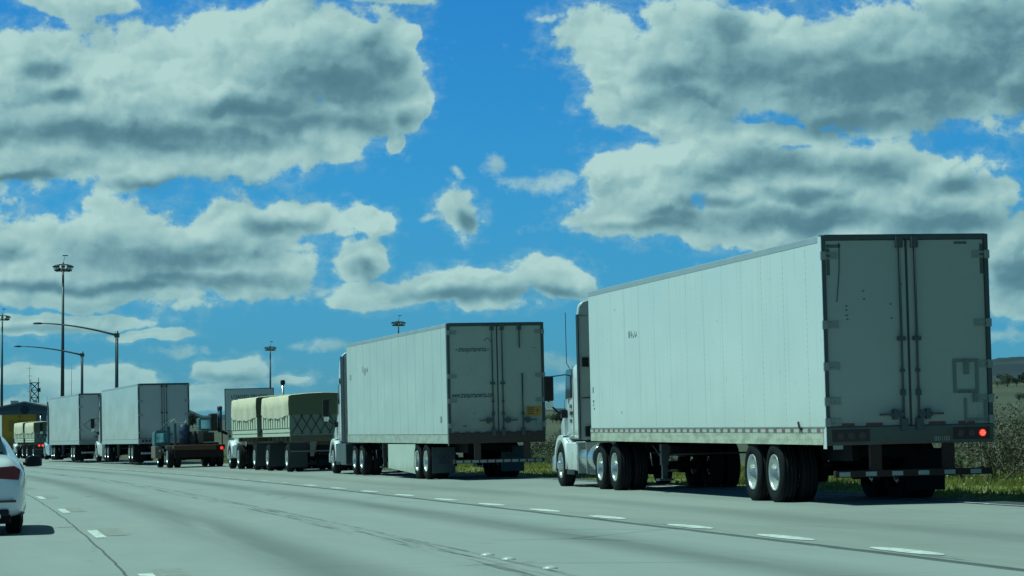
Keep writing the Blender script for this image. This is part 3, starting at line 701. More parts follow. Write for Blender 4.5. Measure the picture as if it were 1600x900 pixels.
def sring(y, w, z0, z1, p=4.5, n=28, ycurve=0, bot=1.0):
    cz, hz = (z0 + z1) / 2, (z1 - z0) / 2; out = []
    for i in range(n):
        a = 2 * math.pi * i / n + math.pi / n; c, s = math.cos(a), math.sin(a)
        px = math.copysign(abs(c) ** (2 / p), c); pz = math.copysign(abs(s) ** (2 / (p if s > 0 else 12)), s)
        out.append((w * px, y - ycurve * px * px, cz + hz * pz))
    return out
def tractor(root, style, o):
    before = set(root.children)
    _tractor(root, style, o)
    for c in root.children:
        if c not in before: c.location.y += o.get('off', .9) - (.35 if c.name.split('.')[0] == 'wheel' and c.location.y < 16 and style != 'day' else 0)
def _tractor(root, style, o):
    body = o.get('body', white); skirt = o.get('skirt', body); dz = o.get('dz', 0)
    MB().box(-.48, -.38, 12.4, 19.6, .68, .93).box(.38, .48, 12.4, 19.6, .68, .93).box(-.5, .5, 13.6, 14.6, .90, 1.0).box(-.38, .38, 17.4, 19.4, .45, 1.0).build('frame', black, root)
    for y in (13.35, 14.7): axle_duals(root, y, o.get('drive_rim', chrome), half=1.27)
    for sx in (-1, 1): wheel(root, sx * 1.10, 18.85, .495, 'steer', o.get('steer_rim', chrome))
    MB().cyl((-.9, 18.85, .5), .06, 1.8, 'x', 10).build('front_axle', black, root)
    if style == 'day':
        secs = [(16.77, 1.17, 1.03, 2.74, 7), (17.25, 1.17, 1.03, 2.78, 7), (17.6, 1.17, 1.03, 2.80, 7), (18.05, 1.16, 1.03, 2.76, 6), (18.3, 1.13, 1.03, 2.58, 5), (18.6, 1.12, 1.0, 2.16, 5), (18.85, 1.12, 1.0, 1.88, 4), (19.3, 1.08, 1.0, 1.74, 4), (19.75, 1.02, .95, 1.56, 4), (20.0, .95, .8, 1.40, 4), (20.15, .80, .75, 1.18, 3.5)]
        rear = 17.25
        f = MB().loft([sring(16.72, 1.22, 2.6, 4.05, 9), sring(16.85, 1.21, 2.6, 4.07, 9), sring(17.6, 1.08, 2.6, 3.95, 7), sring(17.95, .94, 2.6, 3.5, 6), sring(18.2, .8, 2.6, 3.05, 5), sring(18.35, .7, 2.6, 2.75, 5)]); f.build('roof_fairing', body, root)
        MB().box(-1.225, 1.225, 16.67, 16.74, 1.05, 3.75).prism([(x, z) for x, z in [(-1.225, 3.7), (1.225, 3.7), (1.19, 3.92), (1.10, 4.02), (.95, 4.06), (-.95, 4.06), (-1.10, 4.02), (-1.19, 3.92)]], 16.67, 16.74, 'y').build('cab_rear_wall', mat('rear_wall_paint', (.40, .43, .40), .5, var=.12, sc=2), root, .01)
        MB().box(-1.245, -1.226, 16.62, 16.82, 1.05, 3.75).build('side_extender', blackp, root, .004); MB().box(1.226, 1.245, 16.62, 16.82, 1.05, 3.75).build('side_extender', blackp, root, .004)
        for q in ((-1.16, -1.02, 2.62, 2.82), (-1.12, -.98, 1.12, 1.34)): MB().box(q[0], q[1], 16.62, 16.67, q[2], q[3]).build('wall_lamp', blackp, root, .01)
        MB().box(-.6, .6, 16.65, 16.668, 1.95, 2.6).build('rear_window', glass, root, .01)
        MB().tube([(-.9, 16.62, 3.0), (-.93, 16.55, 2.6), (-.84, 16.5, 2.0), (-.75, 16.2, 1.3), (-.6, 15.9, 1.15)], .02, 8).tube([(-.82, 16.62, 2.9), (-.78, 16.52, 2.2), (-.62, 16.2, 1.4)], .02, 8).tube([(-1.2, 16.6, 1.95), (-.5, 16.6, 1.97)], .012, 6).build('air_hose', black, root)
        wy = (17.72, 18.42, 1.95, 2.60); wx = 1.172
    else:
        e = o.get('top', 4.02)
        secs = [(16.85, 1.23, 1.0, e, 9), (17.2, 1.23, 1.0, e + .02, 8), (17.55, 1.20, 1.0, e - .28, 7), (17.9, 1.16, 1.0, e - .75, 6), (18.2, 1.12, 1.0, e - 1.25, 6), (18.45, 1.1, 1.0, 2.35, 5), (18.75, 1.1, 1.0, 1.98, 5), (19.2, 1.08, 1.0, 1.76, 4), (19.7, 1.03, .95, 1.55, 4), (20.0, .95, .8, 1.38, 4), (20.15, .8, .7, 1.15, 3.5)]
        rear = 16.85
        MB().box(-1.245, -1.228, 16.25, 16.9, 1.05, 3.85).build('side_extender', blackp, root, .004); MB().box(1.228, 1.245, 16.25, 16.9, 1.05, 3.85).build('side_extender', blackp, root, .004)
        MB().prism([(17.25, 2.3), (17.5, 2.3), (17.5, 2.95), (17.25, 2.95)], -1.238, -1.22).build('sleeper_window', glass, root, .01); MB().prism([(17.25, 2.3), (17.5, 2.3), (17.5, 2.95), (17.25, 2.95)], 1.22, 1.238).build('sleeper_window', glass, root, .01)
        MB().cyl((-1.25, 17.1, 3.05), .10, .03, 'x', 16).build('side_vent', blackp, root)
        wy = (17.8, 18.35, 2.0, 2.6); wx = 1.135
    cab = MB().loft([sring(y, w, a, b, p) for y, w, a, b, p in secs]).build('cab', body, root)
    for sx in (-1, 1):
        x0, x1 = sorted((sx * (wx - .05), sx * (wx + .006)))
        wpoly = [(wy[0] + .03, wy[2] + .02), (wy[1] + .02, wy[2]), (wy[1] - .10, wy[3] - .03), (wy[1] - .2, wy[3]), (wy[0] + .08, wy[3]), (wy[0], wy[3] - .08), (wy[0], wy[2] + .08)]
        MB().prism(wpoly, x0, x1).build('side_window', glass, root, .006)
        dl = MB(); xx = sx * (wx + .003); 
        for a, b in (((wy[0] - .12, 1.12), (wy[0] - .12, 2.68)), ((wy[1] + .12, 1.12), (wy[1] + .12, 1.95)), ((wy[0] - .12, 1.12), (wy[1] + .12, 1.12))): dl.tube([(xx, *a), (xx, *b)], .007, 5)
        dl.box(*sorted((xx, xx + sx * .03)), wy[0] - .02, wy[0] + .10, 1.62, 1.68); dl.build('door_gap', seal, root)
        # fender and steps
        fa = [(18.85 + .66 * math.cos(R(q)), .50 + .66 * math.sin(R(q))) for q in range(-8, 189, 14)]; fi = [(18.85 + .56 * math.cos(R(q)), .50 + .56 * math.sin(R(q))) for q in range(188, -9, -14)]
        MB().prism(fa + fi, *sorted((sx * .95, sx * 1.235)), smooth=True).build('fender', o.get('fender', body), root)
        MB().prism([(17.12, .38), (18.1, .38), (18.22, .6), (18.25, 1.0), (17.12, 1.0)] if style == 'day' else [(16.2, .30), (18.1, .30), (18.2, .6), (18.25, 1.0), (16.2, 1.0)], *sorted((sx * 1.0, sx * 1.225))).build('side_skirt', skirt, root, .03)
        MB().prism([(17.35, .30), (18.15, .30), (18.15, .40), (17.35, .40)], *sorted((sx * .9, sx * 1.24))).build('step', blackp, root, .01)
        if style == 'day':
            MB()._cyl((sx * .93, 15.55, .66), .31, 1.55, 'y', 24, .31).build('fuel_tank', chrome, root, .02)
            MB().box(*sorted((sx * .60, sx * 1.25)), 16.0, 16.05, .33, 1.0).box(*sorted((sx * .60, sx * 1.25)), 16.85, 16.9, .33, 1.0).tube([(sx * 1.18, 17.2, .95), (sx * 1.22, 17.15, 1.0), (sx * 1.22, 16.2, 1.0)], .02, 6).build('tank_strap', steel, root)
        # mirrors
        mx = sx * (wx + .31)
        MB().box(*sorted((mx - .11, mx + .11)), 18.72, 18.84, 1.92, 2.48).build('mirror', blackp, root, .035)
        MB().box(*sorted((mx - .09, mx + .09)), 18.70, 18.722, 1.74, 1.90).build('convex_mirror', chrome, root, .02)
        MB().tube([(sx * (wx - .05), 18.55, 1.62), (sx * (wx + .12), 18.62, 1.66), (mx, 18.78, 1.86), (mx, 18.8, 2.2)], .025, 8).tube([(sx * (wx - .03), 18.35, 2.5), (mx, 18.78, 2.46)], .014, 6).box(*sorted((sx * (wx - .04), sx * (wx + .09))), 18.46, 18.62, 1.54, 1.72).build('mirror_arm', blackp, root)
        MB().prism([(19.75, 1.05), (19.95, 1.05), (19.9, 1.32), (19.7, 1.3)], *sorted((sx * .78, sx * 1.04))).build('headlight', glass, root, .02)
    MB().prism([(18.22, 2.62), (18.62, 2.14), (18.64, 2.16), (18.26, 2.66)], -.95, .95).build('windscreen', glass, root)
    MB().loft([sring(19.6, 1.2, .32, .78, 5), sring(20.05, 1.18, .32, .78, 5), sring(20.3, 1.0, .34, .74, 4)]).build('bumper', o.get('bumper', chrome), root)
    MB().box(-.55, .55, 20.12, 20.2, .78, 1.22).build('grille', blackp, root, .02)
    if o.get('antenna', 1): MB().tube([(-1.12, 18.1, 2.6), (-1.2, 18.1, 2.75), (-1.2, 18.1, 3.86)], .008, 6).build('antenna', black, root)

def place_truck(name, label, cat, px, Z, hdeg, half=1.3, group=None, dz=0):
    c = col_at(px, Z); h = R(hdeg)
    x, y = c.x + half * math.cos(h), c.y + half * math.sin(h)
    return thing(name, label, cat, (x, y, surf(x, y) + dz), (0, -math.atan(K) + .005, h), group)
Q = 'trucks queued in the outer lane'

# ---- nearest semi
t1 = place_truck('semi_truck', 'nearest and largest white semi truck, plain white box trailer with one lit red tail lamp', 'semi truck', 1290, 39, 10.6, group=Q, dz=-.03)
sm1 = side_mat('plain_white_panels', (.76, .78, .74), 1.22, .18, line=.5, patch=.22, wave=.012, dirtc=(.50, .50, .42))
o1 = dict(L=16.3, flaps=(1,), top=4.05, hinge=mat('hinge_grey_green', (.27, .29, .26), .5), bot=.93, pt=.006, hinges=[.07, .38, .90, 1.52, 2.55], axles=(2.85, 4.12), gz=.44, gx=(-.62, .52), guard=rust, sill=sillm)
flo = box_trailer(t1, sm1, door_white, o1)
tractor(t1, 'day', dict(body=white, off=1.05))
redrf = mat('red_reflector', (.16, .04, .035), .4, var=.3, sc=14)
for k, (x0, x1) in enumerate([(-1.12, -.86), (-.68, -.42), (.30, .56), (.76, 1.02)]): MB().box(x0, x1, -.024, -.0215, flo + .012, flo + .055).build('door_reflector', redrf, t1)
for x0, x1 in [(-1.26, -1.12), (-.84, -.70), (-.40, -.26), (.14, .29), (.58, .75), (1.04, 1.22)]: MB().box(x0, x1, -.024, -.0215, flo + .012, flo + .055).build('door_reflector', MATS['pale_reflector'], t1)
MB().box(-1.2, -1.05, -.03, -.02, .86, .92).build('door_reflector', MATS['pale_reflector'], t1)
for sx, x0 in ((-1, -1.22), (1, .66)):
    lb = MB().box(x0, x0 + .58, -.066, -.058, .97, 1.15).build('light_box', mat('recessed_light_box', (.035, .022, .02), .6, var=.3), t1, .003)
    for k in range(3):
        xx = x0 + .12 + k * .17; lit = sx > 0 and k == 2
        MB()._cyl((xx, -.080 if lit else -.072, 1.06), .052, .014, 'y', 20, .052).build('tail_lamp', redlamp if lit else redlens, lb)
        if lit: xx_ = xx
hx = MB()
for k in range(6): a = k * 1.0472; hx.cyl((xx_ + .03 * math.cos(a), -.083, 1.06 + .03 * math.sin(a)), .012, .004, 'y', 10)
hx.cyl((xx_, -.083, 1.06), .012, .004, 'y', 10).build('lamp_diode', emit('lamp_diode_glow', (1, .16, .10), 1.6), t1)
pf = MB().box(.70, 1.10, -.035, -.021, 2.12, 2.17).box(.70, 1.10, -.035, -.021, 1.66, 1.71).box(.70, .75, -.035, -.021, 1.71, 2.12).box(1.05, 1.10, -.035, -.021, 1.71, 2.12).box(.87, .94, -.06, -.021, 1.94, 2.16).box(1.0, 1.06, -.06, -.021, 1.52, 1.66)
pf.box(.86, .90, -.035, -.021, 1.22, 1.58).box(1.17, 1.21, -.035, -.021, 1.22, 1.55).box(.90, 1.17, -.035, -.021, 1.24, 1.28).build('vent_door', mat('vent_frame_grey', (.17, .19, .175), .5, var=.15), t1)
MB().tube([(-1.02, -.03, 3.93), (-1.03, -.03, 3.5), (-1.08, -.03, 3.05)], .006, 5).build('loose_cable', seal, t1)
rr_ = random.Random(3); dmm = mat('door_mark_grey', (.10, .12, .11), .7, var=.3, sc=10)
for x, z in [(-.68, 3.2), (-.67, 3.08), (-.95, 2.98), (-.95, 2.92), (-.95, 2.84), (-.94, 2.78), (-.26, 3.0), (-.25, 2.79), (-.09, 3.3)]: MB().box(x, x + .035, -.0235, -.0205, z, z + .02).build('door_mark', dmm, t1)
for x, z, a, b in [(-1.22, 3.86, .22, .05), (-1.22, 3.45, .05, .4), (.78, 3.9, .2, .04), (1.18, 3.45, .05, .45)]: MB().box(x, x + a, -.0235, -.0205, z, z + b).build('door_mark', dmm, t1)
stm = mat('faded_stencil', (.13, .15, .15), .7, var=.4, sc=30)
for y, z, a, b in [(12.28, 3.05, .03, .05), (12.2, 3.02, .07, .03), (12.15, 3.06, .02, .08), (12.02, 3.03, .08, .04), (11.98, 3.05, .03, .07), (15.98, 2.0, .08, .12), (15.95, 1.80, .10, .05), (15.98, 1.72, .05, .05), (15.9, 1.65, .09, .04), (13.8, 3.62, .03, .03), (13.4, 1.55, .03, .05)]: MB().box(-1.3035, -1.2985, y, y + a, z + .006 * y - .07, z + b + .006 * y - .07).build('stencil_mark', stm, t1)
text_obj('lettering', '10 4', .20, MATS['faded_stencil'], t1, on_left(-1.303, 12.7, 3.03), ext=.001, sx=.9)
MB().tube([(-1.315, 1.35, 1.28), (-1.33, 1.25, 1.2), (-1.33, 1.12, 1.17)], .016, 6).build('rope_hook', black, t1)
text_obj('lettering', '80100', .10, mat('pale_print', (.35, .36, .33), .6), t1, on_rear(.36, -.067, .955), ext=.001)
text_obj('lettering', '6103106', .055, seal, t1, on_rear(.78, -.036, 1.66 - .0), ext=.001)
dmk = MB()
for k in range(9): dmk.box(-1.183, -1.168, 18.85 + (k % 3) * .07, 18.90 + (k % 3) * .07, 1.75 - (k // 3) * .16, 1.83 - (k // 3) * .16)
dmk.build('door_lettering', MATS['faded_stencil'], t1)

# ---- second semi
t2 = place_truck('semi_truck', 'second white semi truck, worn doors lettered transportamerica and a square orange sticker', 'semi truck', 702, 69, 13, group=Q)
sm2 = side_mat('ribbed_white_panels', (.62, .66, .62), 1.22, .2, line=.95, rivets=False, patch=.32, wave=.03, rough=.4)
rail2 = rail_mat('ticked_lower_rail', (.50, .53, .47), .3)
brown = mat('brown_rear_sill', (.065, .04, .032), .7, var=.3, sc=5)
skcream = mat('cream_side_skirt', (.60, .62, .52), .45, var=.07, sc=2, dirt=(.40, .38, .28), dz=(.1, .5))
flapb = mat('blue_grey_flap', (.045, .068, .075), .6, var=.15)
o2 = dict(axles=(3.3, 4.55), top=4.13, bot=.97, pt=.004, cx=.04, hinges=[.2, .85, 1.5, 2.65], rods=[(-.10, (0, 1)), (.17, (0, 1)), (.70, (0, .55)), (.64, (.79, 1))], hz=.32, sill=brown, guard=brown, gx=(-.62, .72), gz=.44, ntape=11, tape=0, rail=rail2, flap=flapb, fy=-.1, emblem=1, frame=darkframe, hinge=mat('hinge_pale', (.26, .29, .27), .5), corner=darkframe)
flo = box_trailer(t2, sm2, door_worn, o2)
tractor(t2, 'sleeper', dict(body=white, skirt=mat('dark_green_skirt', (.024, .045, .043), .35, coat=.3, var=.1), antenna=0))
for sx in (-1, 1): MB().prism([(4.75, .13), (9.0, .26), (9.0, .97), (4.75, .97)], *sorted((sx * 1.27, sx * 1.295))).build('side_skirt', skcream, t2, .004)
text_obj('lettering', '~.transportamerica.~', .19, inkb, t2, on_rear(-1.08, -.021, 3.38), sx=.56, ext=.001, bold=.003)
text_obj('lettering', 'www.transportamerica.com', .20, inkb, t2, on_rear(-1.20, -.021, 2.17), sx=.50, ext=.001, bold=.004)
st = MB().box(.80, 1.20, -.026, -.021, 1.66, 1.91).build('orange_sticker', mat('orange_sticker_print', (.52, .24, .02), .5, var=.12, sc=8), t2)
sq = MB()
for k in range(4): sq.box(.83, .97, -.029, -.0265, 1.70 + k * .05, 1.722 + k * .05)
sq.box(.99, 1.0, -.029, -.0265, 1.68, 1.89).box(1.05, 1.14, -.029, -.0265, 1.80, 1.815).box(1.09, 1.105, -.029, -.0265, 1.72, 1.83).build('sticker_print', ink, st)
text_obj('lettering', '101', .26, MATS['faded_stencil'], t2, on_left(-1.303, 1.1, 1.52), ext=.001, sx=.7)
text_obj('lettering', '1 12', .24, MATS['faded_stencil'], t2, on_left(-1.303, 15.6, 3.02), ext=.001, sx=.75)
sc_ = MB(); rr_ = random.Random(5)
for k in range(12):
    x, z = rr_.uniform(-1.15, -.3), rr_.choice([1.55, 1.6, 1.75, 1.8, 2.95]); a = rr_.uniform(-.9, .9); L_ = rr_.uniform(.02, .09)
    sc_.tube([(x, -.0215, z), (x + L_ * math.cos(a), -.0215, z + L_ * math.sin(a))], rr_.uniform(.002, .004), 4)
sc_.tube([(-.32, -.025, 3.66), (-.2, -.025, 3.73), (-.12, -.025, 3.62)], .008, 4).box(-.92, -.82, -.0235, -.0205, 1.40, 1.44).box(1.0, 1.12, -.0235, -.0205, 3.45, 3.46).build('door_scratch', MATS['door_mark_grey'], t2)
for k in range(9): MB().box(-1.15 + k * .28, -1.03 + k * .28, -.062, -.02, flo - .01, flo + .03).build('sill_block', brown, t2)
for x in (-1.12, -.98, 1.0, 1.14): MB()._cyl((x, -.072, 1.10), .035, .014, 'y', 14, .035).build('tail_lamp', redlens, t2)
dm2 = mat('side_smudge', (.33, .36, .34), .6, var=.6, sc=5)
rr_ = random.Random(11)
for cy_, cz_, r0_ in ((12.7, 3.22, .16), (12.3, 3.25, .11), (13.1, 3.3, .12)):
    MB().prism([(cy_ + math.cos(a / 3) * r0_ * rr_.uniform(.6, 1.3) * 1.4, cz_ + math.sin(a / 3) * r0_ * rr_.uniform(.5, 1.1)) for a in range(19)], -1.3025, -1.2985).build('smudge', dm2, t2)

# ---- third and fourth semi
t3 = place_truck('semi_truck', 'third white semi truck, clean mirror-like side and plain grey double doors, behind the rusty flatbed', 'semi truck', 218.5, 134, 15.4, group=Q, dz=.12)
gloss = side_mat('glossy_white_panels', (.70, .73, .72), 1.22, .2, line=.06, rivets=False, patch=.10, wave=.01, rough=.22)
o3 = dict(top=4.05, bot=.99, hinges=[.3, 1.2, 1.9, 2.7], sill=mat('grey_sill', (.20, .23, .22), .6), guard=mat('pale_guard', (.28, .28, .26), .6), tape=0, rail=mat('grey_lower_rail', (.45, .48, .46), .5), gx=(-.2, .1), gz=.45, corner=darkframe, ntape=2)
box_trailer(t3, gloss, grey_shaded, o3); tractor(t3, 'sleeper', dict(body=white, antenna=0, top=3.95))
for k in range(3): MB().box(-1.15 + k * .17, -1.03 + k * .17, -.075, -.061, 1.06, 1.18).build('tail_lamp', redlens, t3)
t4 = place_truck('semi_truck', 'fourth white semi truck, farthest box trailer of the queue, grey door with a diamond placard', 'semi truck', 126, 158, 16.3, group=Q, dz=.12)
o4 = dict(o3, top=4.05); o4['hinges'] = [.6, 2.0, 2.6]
box_trailer(t4, gloss, grey_shaded, o4); tractor(t4, 'sleeper', dict(body=mat('pale_blue_cab', (.42, .58, .66), .3, coat=.3, var=.06), antenna=0, top=3.6))
dd_ = MB().prism([(-.66, 1.80), (-.24, 2.15), (-.66, 2.5), (-1.08, 2.15)], -.026, -.021, 'y').build('placard_holder', mat('placard_grey', (.22, .26, .24), .5), t4)
MB().prism([(-.66, 1.88), (-.33, 2.15), (-.66, 2.42), (-.99, 2.15)], -.029, -.0265, 'y').build('placard', mat('placard_face', (.38, .42, .40), .5), dd_)

# ---- tarpaulin double grain haulers
tarpm = mat('khaki_tarpaulin', (.70, .58, .42), .7, var=.18, sc=1.1, bump=1.0)
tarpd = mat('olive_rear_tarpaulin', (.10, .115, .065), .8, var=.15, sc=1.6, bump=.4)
slat = mat('cream_stake', (.62, .62, .45), .6, var=.15, sc=4); boardm = mat('cream_side_board', (.58, .60, .45), .6, var=.15, sc=3)
greenp = mat('grey_green_tailboard', (.15, .19, .155), .7, var=.15); strap = mat('dark_strap', (.03, .035, .03), .8)
brownd = mat('brown_deck', (.11, .085, .06), .7, var=.3, sc=5)
def hopper(root, y0, y1, detail=True, top=2.78):
    W = 1.28; z0 = 1.28
    MB().box(-W, W, y0, y1, z0, z0 + .30).build('side_board', boardm, root, .01)
    inner = MB().box(-W + .06, W - .06, y0 + .05, y1 - .05, z0 + .3, top - .1).build('load', mat('dark_load', (.06, .06, .045), .9), root)
    n = 12 if detail else 7
    for k in range(n):
        y = y0 + .05 + (y1 - y0 - .22) * k / (n - 1)
        for sx in (-1, 1): MB().box(*sorted((sx * (W - .05), sx * W)), y, y + (y1 - y0) / n * .62, z0 + .3, 2.08).build('stake', slat, root)
    rl = MB()
    for z in (z0 + .29, z0 + .13): rl.box(-W - .008, -W + .002, y0, y1, z, z + .02)
    rl.build('side_rail', strap, root)
    # tarpaulin: arched top with a sagging skirt
    rings = []; N = 26
    for k in range(N + 1):
        f = k / N; y = y0 - .03 + (y1 - y0 + .06) * f
        sag = (.16 * (math.sin(f * math.pi) ** .5)) * 1.0 + .02 * math.sin(f * 37)
        low = 2.13 - sag * 1.1 + (.45 if f < .02 or f > .98 else 0) * 0; wr = .02 * math.sin(f * 25) + .012 * math.sin(f * 61)
        rise = top + .02 * math.sin(f * 19)
        sec = [(-W - .03 + wr, low), (-W - .045 - wr, (low + rise) / 2), (-W - .03 - 2 * wr, rise - .04), (-W + .06, rise), (-.6, rise + .05), (0, rise + .07), (.6, rise + .05), (W - .08, rise), (W + .02, rise - .10), (W + .04, (low + rise) / 2), (W + .03, low)]
        rings.append([(x, y, z) for x, z in sec])
    MB().loft(rings, True, False, False).build('tarpaulin', tarpm, root)
    return rings
def end_panel(root, y, top=2.78, low=2.06):
    W = 1.30
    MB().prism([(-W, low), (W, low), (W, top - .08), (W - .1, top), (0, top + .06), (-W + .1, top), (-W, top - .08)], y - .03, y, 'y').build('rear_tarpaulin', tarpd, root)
    MB().box(-W + .02, W - .02, y - .02, y + .02, 1.30, low + .02).build('tailboard', greenp, root)
    sb = MB()
    for a in range(7):
        x = -1.22 + a * .34
        for q in ((x, low, x + .42, 1.36), (x + .42, low, x, 1.36)):
            x2 = min(q[2], 1.25); sb.tube([(min(q[0], 1.25), y - .04, q[1]), (x2, y - .04, q[3])], .012, 4)
    sb.build('crossed_strap', strap, root)
def grain_double(label, px, Z, h, detail=True, body=white):
    r = place_truck('grain_hauler', label, 'truck', px, Z, h, 1.28, Q)
    hopper(r, 0, 6.4, detail); hopper(r, 7.8, 14.6, detail, 2.84)
    end_panel(r, -.04); end_panel(r, 7.76, 2.84)
    fm = MB().box(-.5, -.38, .1, 6.3, .95, 1.27).box(.38, .5, .1, 6.3, .95, 1.27).box(-.5, -.38, 7.9, 17.0, .85, 1.2).box(.38, .5, 7.9, 17.0, .85, 1.2).box(-.05, .05, 5.0, 9.0, .75, .85)
    for y in (.4, 1.4, 2.4, 3.4, 4.4, 5.4, 8.4, 9.6, 10.8, 12.0, 13.2): fm.box(-1.2, 1.2, y, y + .1, 1.12, 1.27)
    fm.build('frame', brownd, r)
    for x0 in range(1): MB().box(-1.28, 1.28, -.08, .02, 1.08, 1.29).build('rear_bumper_beam', brownd, r, .01)
    MB().prism([(-.55, 1.08), (-.30, 1.08), (-.42, .55), (-.55, .55)], -.05, -.02, 'y').box(-1.25, 1.2, -.05, .0, .72, .76).build('hanger', mat('hanger_grey', (.17, .16, .13), .7), r)
    for y in (.75, 5.3, 8.6, 13.0):
        axle_duals(r, y, rimm, half=1.30)
    for y in (.12, 4.7, 8.0):
        for sx in (-1, 1): MB().box(*sorted((sx * 1.28, sx * .62)), y - .01, y, .16, 1.05).build('mud_flap', mat('dark_flap', (.02, .028, .03), .7), r, .003)
    for sx in (-1, 1): wheel(r, sx * 1.08, 16.0, .49, 'steer', chrome)
    MB().loft([sring(y, w, a, b, p) for y, w, a, b, p in [(14.15, 1.05, 1.0, 2.5, 6), (14.9, 1.05, 1.0, 2.6, 6), (15.2, 1.02, 1.0, 2.3, 5), (15.45, 1.0, 1.0, 1.85, 4), (16.2, .98, .95, 1.72, 4), (16.8, .9, .85, 1.55, 4), (16.95, .75, .8, 1.3, 4)]]).build('cab', body, r)
    for sx in (-1, 1):
        fa = [(16.0 + .68 * math.cos(R(q)), .50 + .70 * math.sin(R(q))) for q in range(-5, 186, 19)]; fi = [(16.0 + .56 * math.cos(R(q)), .50 + .56 * math.sin(R(q))) for q in range(185, -6, -19)]
        MB().prism(fa + fi, *sorted((sx * .85, sx * 1.22)), smooth=True).build('fender', body, r)
        MB().box(*sorted((sx * .9, sx * 1.2)), 14.4, 15.3, .45, 1.0).build('fuel_tank', chrome, r, .08)
        MB().prism([(14.6, 1.75), (15.1, 1.75), (15.0, 2.35), (14.6, 2.35)], *sorted((sx * 1.04, sx * 1.06))).build('side_window', glass, r)
        MB().box(*sorted((sx * 1.15, sx * 1.23)), 15.9, 16.25, 1.30, 1.42).build('hood_vent', blackp, r)
        MB()._cyl((sx * .78, 14.05, .9), .055, 2.62 if sx > 0 else 1.7, 'z', 14, .055).build('exhaust_stack', chrome, r)
    MB().lathe([(0, .08), (.05, .10), (.16, .10), (.2, .06), (.2, 0)], (.78, 14.05, 3.44), 'z', 14).build('stack_cap', black, r)
    MB().box(-1.1, 1.1, 16.8, 17.05, .4, .72).build('bumper', chrome, r, .03)
    return r
t5 = grain_double('larger khaki tarpaulin-covered double grain truck in front of the loaded trucks sign', 454, 95, 14.2)
t7 = grain_double('small far khaki tarpaulin-covered double truck with two lit red lamps beside the fourth semi', 55.5, 200, 16.5, False)
for x in (-.92, -.66): MB()._cyl((x, -.12, 1.02), .075, .02, 'y', 14, .075).build('tail_lamp', redlamp2, t7)

# ---- yellow box truck at the far left
t8 = place_truck('box_truck', 'yellow-backed box truck with a white side, far left beyond the tarpaulin double', 'box truck', 9, 232, 17.5, group=Q)
yel = mat('yellow_ochre_rear', (.55, .28, .012), .5, var=.15, sc=.8, dirt=(.2, .14, .05), dz=(1.0, 2.2))
wside = mat('dull_white_side', (.5, .52, .48), .5, var=.08)
box_trailer(t8, wside, yel, dict(L=9, top=3.7, bot=.9, W=1.5, tape=0, rail=wside, frame=yel, sill=yel, corner=wside, hinges=[.5, 1.5], rodm=mat('ochre_rod', (.30, .18, .02), .5), hinge=yel, axles=(2.0, 3.1)))
MB().box(-.9, .9, -.03, -.021, 2.2, 3.2).build('roller_panel', mat('ochre_panel', (.33, .19, .015), .5, var=.2), t8)
MB().loft([sring(y, w, a, b, 6) for y, w, a, b in [(9.4, 1.15, .9, 2.7), (10.4, 1.15, .9, 2.7), (10.9, 1.1, .9, 1.9), (11.9, 1.0, .8, 1.5)]]).build('cab', wside, t8)
for sx in (-1, 1): wheel(t8, sx * 1.1, 11.2, .49, 'steer', chrome)
text_obj('lettering', 'LJ', .5, MATS['ochre_rod'], t8, on_rear(-1.1, -.023, 1.35), ext=.001)

# ------------------------------------------------------------------ rusty flatbed with machinery
t6 = place_truck('flatbed_truck', 'low rust-brown flatbed truck with one lit red lamp, carrying old machinery', 'truck', 265, 119, 14.8, 1.28, Q)
rustb = mat('rust_orange_bed', (.10, .045, .022), .8, var=.35, sc=2.5, bump=.3); beige = mat('faded_tan_panel', (.19, .145, .10), .7, var=.25, sc=3)
navy = mat('navy_tank_paint', (.012, .035, .07), .45, var=.2); teal = mat('faded_teal_paint', (.06, .15, .165), .5, var=.2, sc=4); skyglass = mat('bright_sky_glass', (.16, .36, .42), .08, metal=.6, var=.1)
MB().box(-1.05, 1.28, 0, 4.6, .86, 1.02).box(-1.05, 1.28, -.05, 0, .80, 1.02).build('bed', rustb, t6, .01)
MB().box(-.5, .5, .2, 5.2, .5, .86).box(-1.0, 1.2, .1, .3, .45, .8).box(-.9, 1.1, 1.4, 1.6, .35, .86).box(-.9, 1.1, 3.0, 3.2, .4, .86).build('frame', mat('dark_rusty_frame', (.028, .018, .015), .8, var=.3), t6)
axle_duals(t6, .75, rimm, half=1.28); 
for sx in (-1, 1): wheel(t6, sx * 1.05, 4.9, .40, 'steer', chrome, r=.40)
cabm = MB().loft([sring(3.3, .0 + .30, .98, 1.72, 7)[:], sring(4.6, .28, .98, 1.66, 7)]); cabm.v = [(x - 1.18, y, z) for x, y, z in cabm.v]; cabm.build('cab', teal, t6)
MB().box(-1.44, -.94, 3.22, 3.29, 1.16, 1.60).build('rear_window', skyglass, t6, .02)
MB().box(-1.5, -1.2, 3.2, 4.7, .42, .99).build('side_panel', beige, t6, .03)
MB().tube([(-1.28, 3.2, 1.72), (-1.0, 2.8, 2.05), (-.75, 2.2, 2.2)], .03, 6).box(-.95, -.8, 3.1, 3.2, 1.0, 1.9).build('roll_bar', teal, t6)
MB().box(.88, 1.26, -.08, -.05, .80, .97).build('lamp_panel', black, t6); MB()._cyl((1.12, -.10, .86), .075, .02, 'y', 14, .075).build('tail_lamp', redlamp, t6)
MB()._cyl((-1.30, 3.15, .78), .04, .02, 'y', 12, .04).build('side_reflector', mat('white_reflector', (.8, .8, .75), .2), t6)
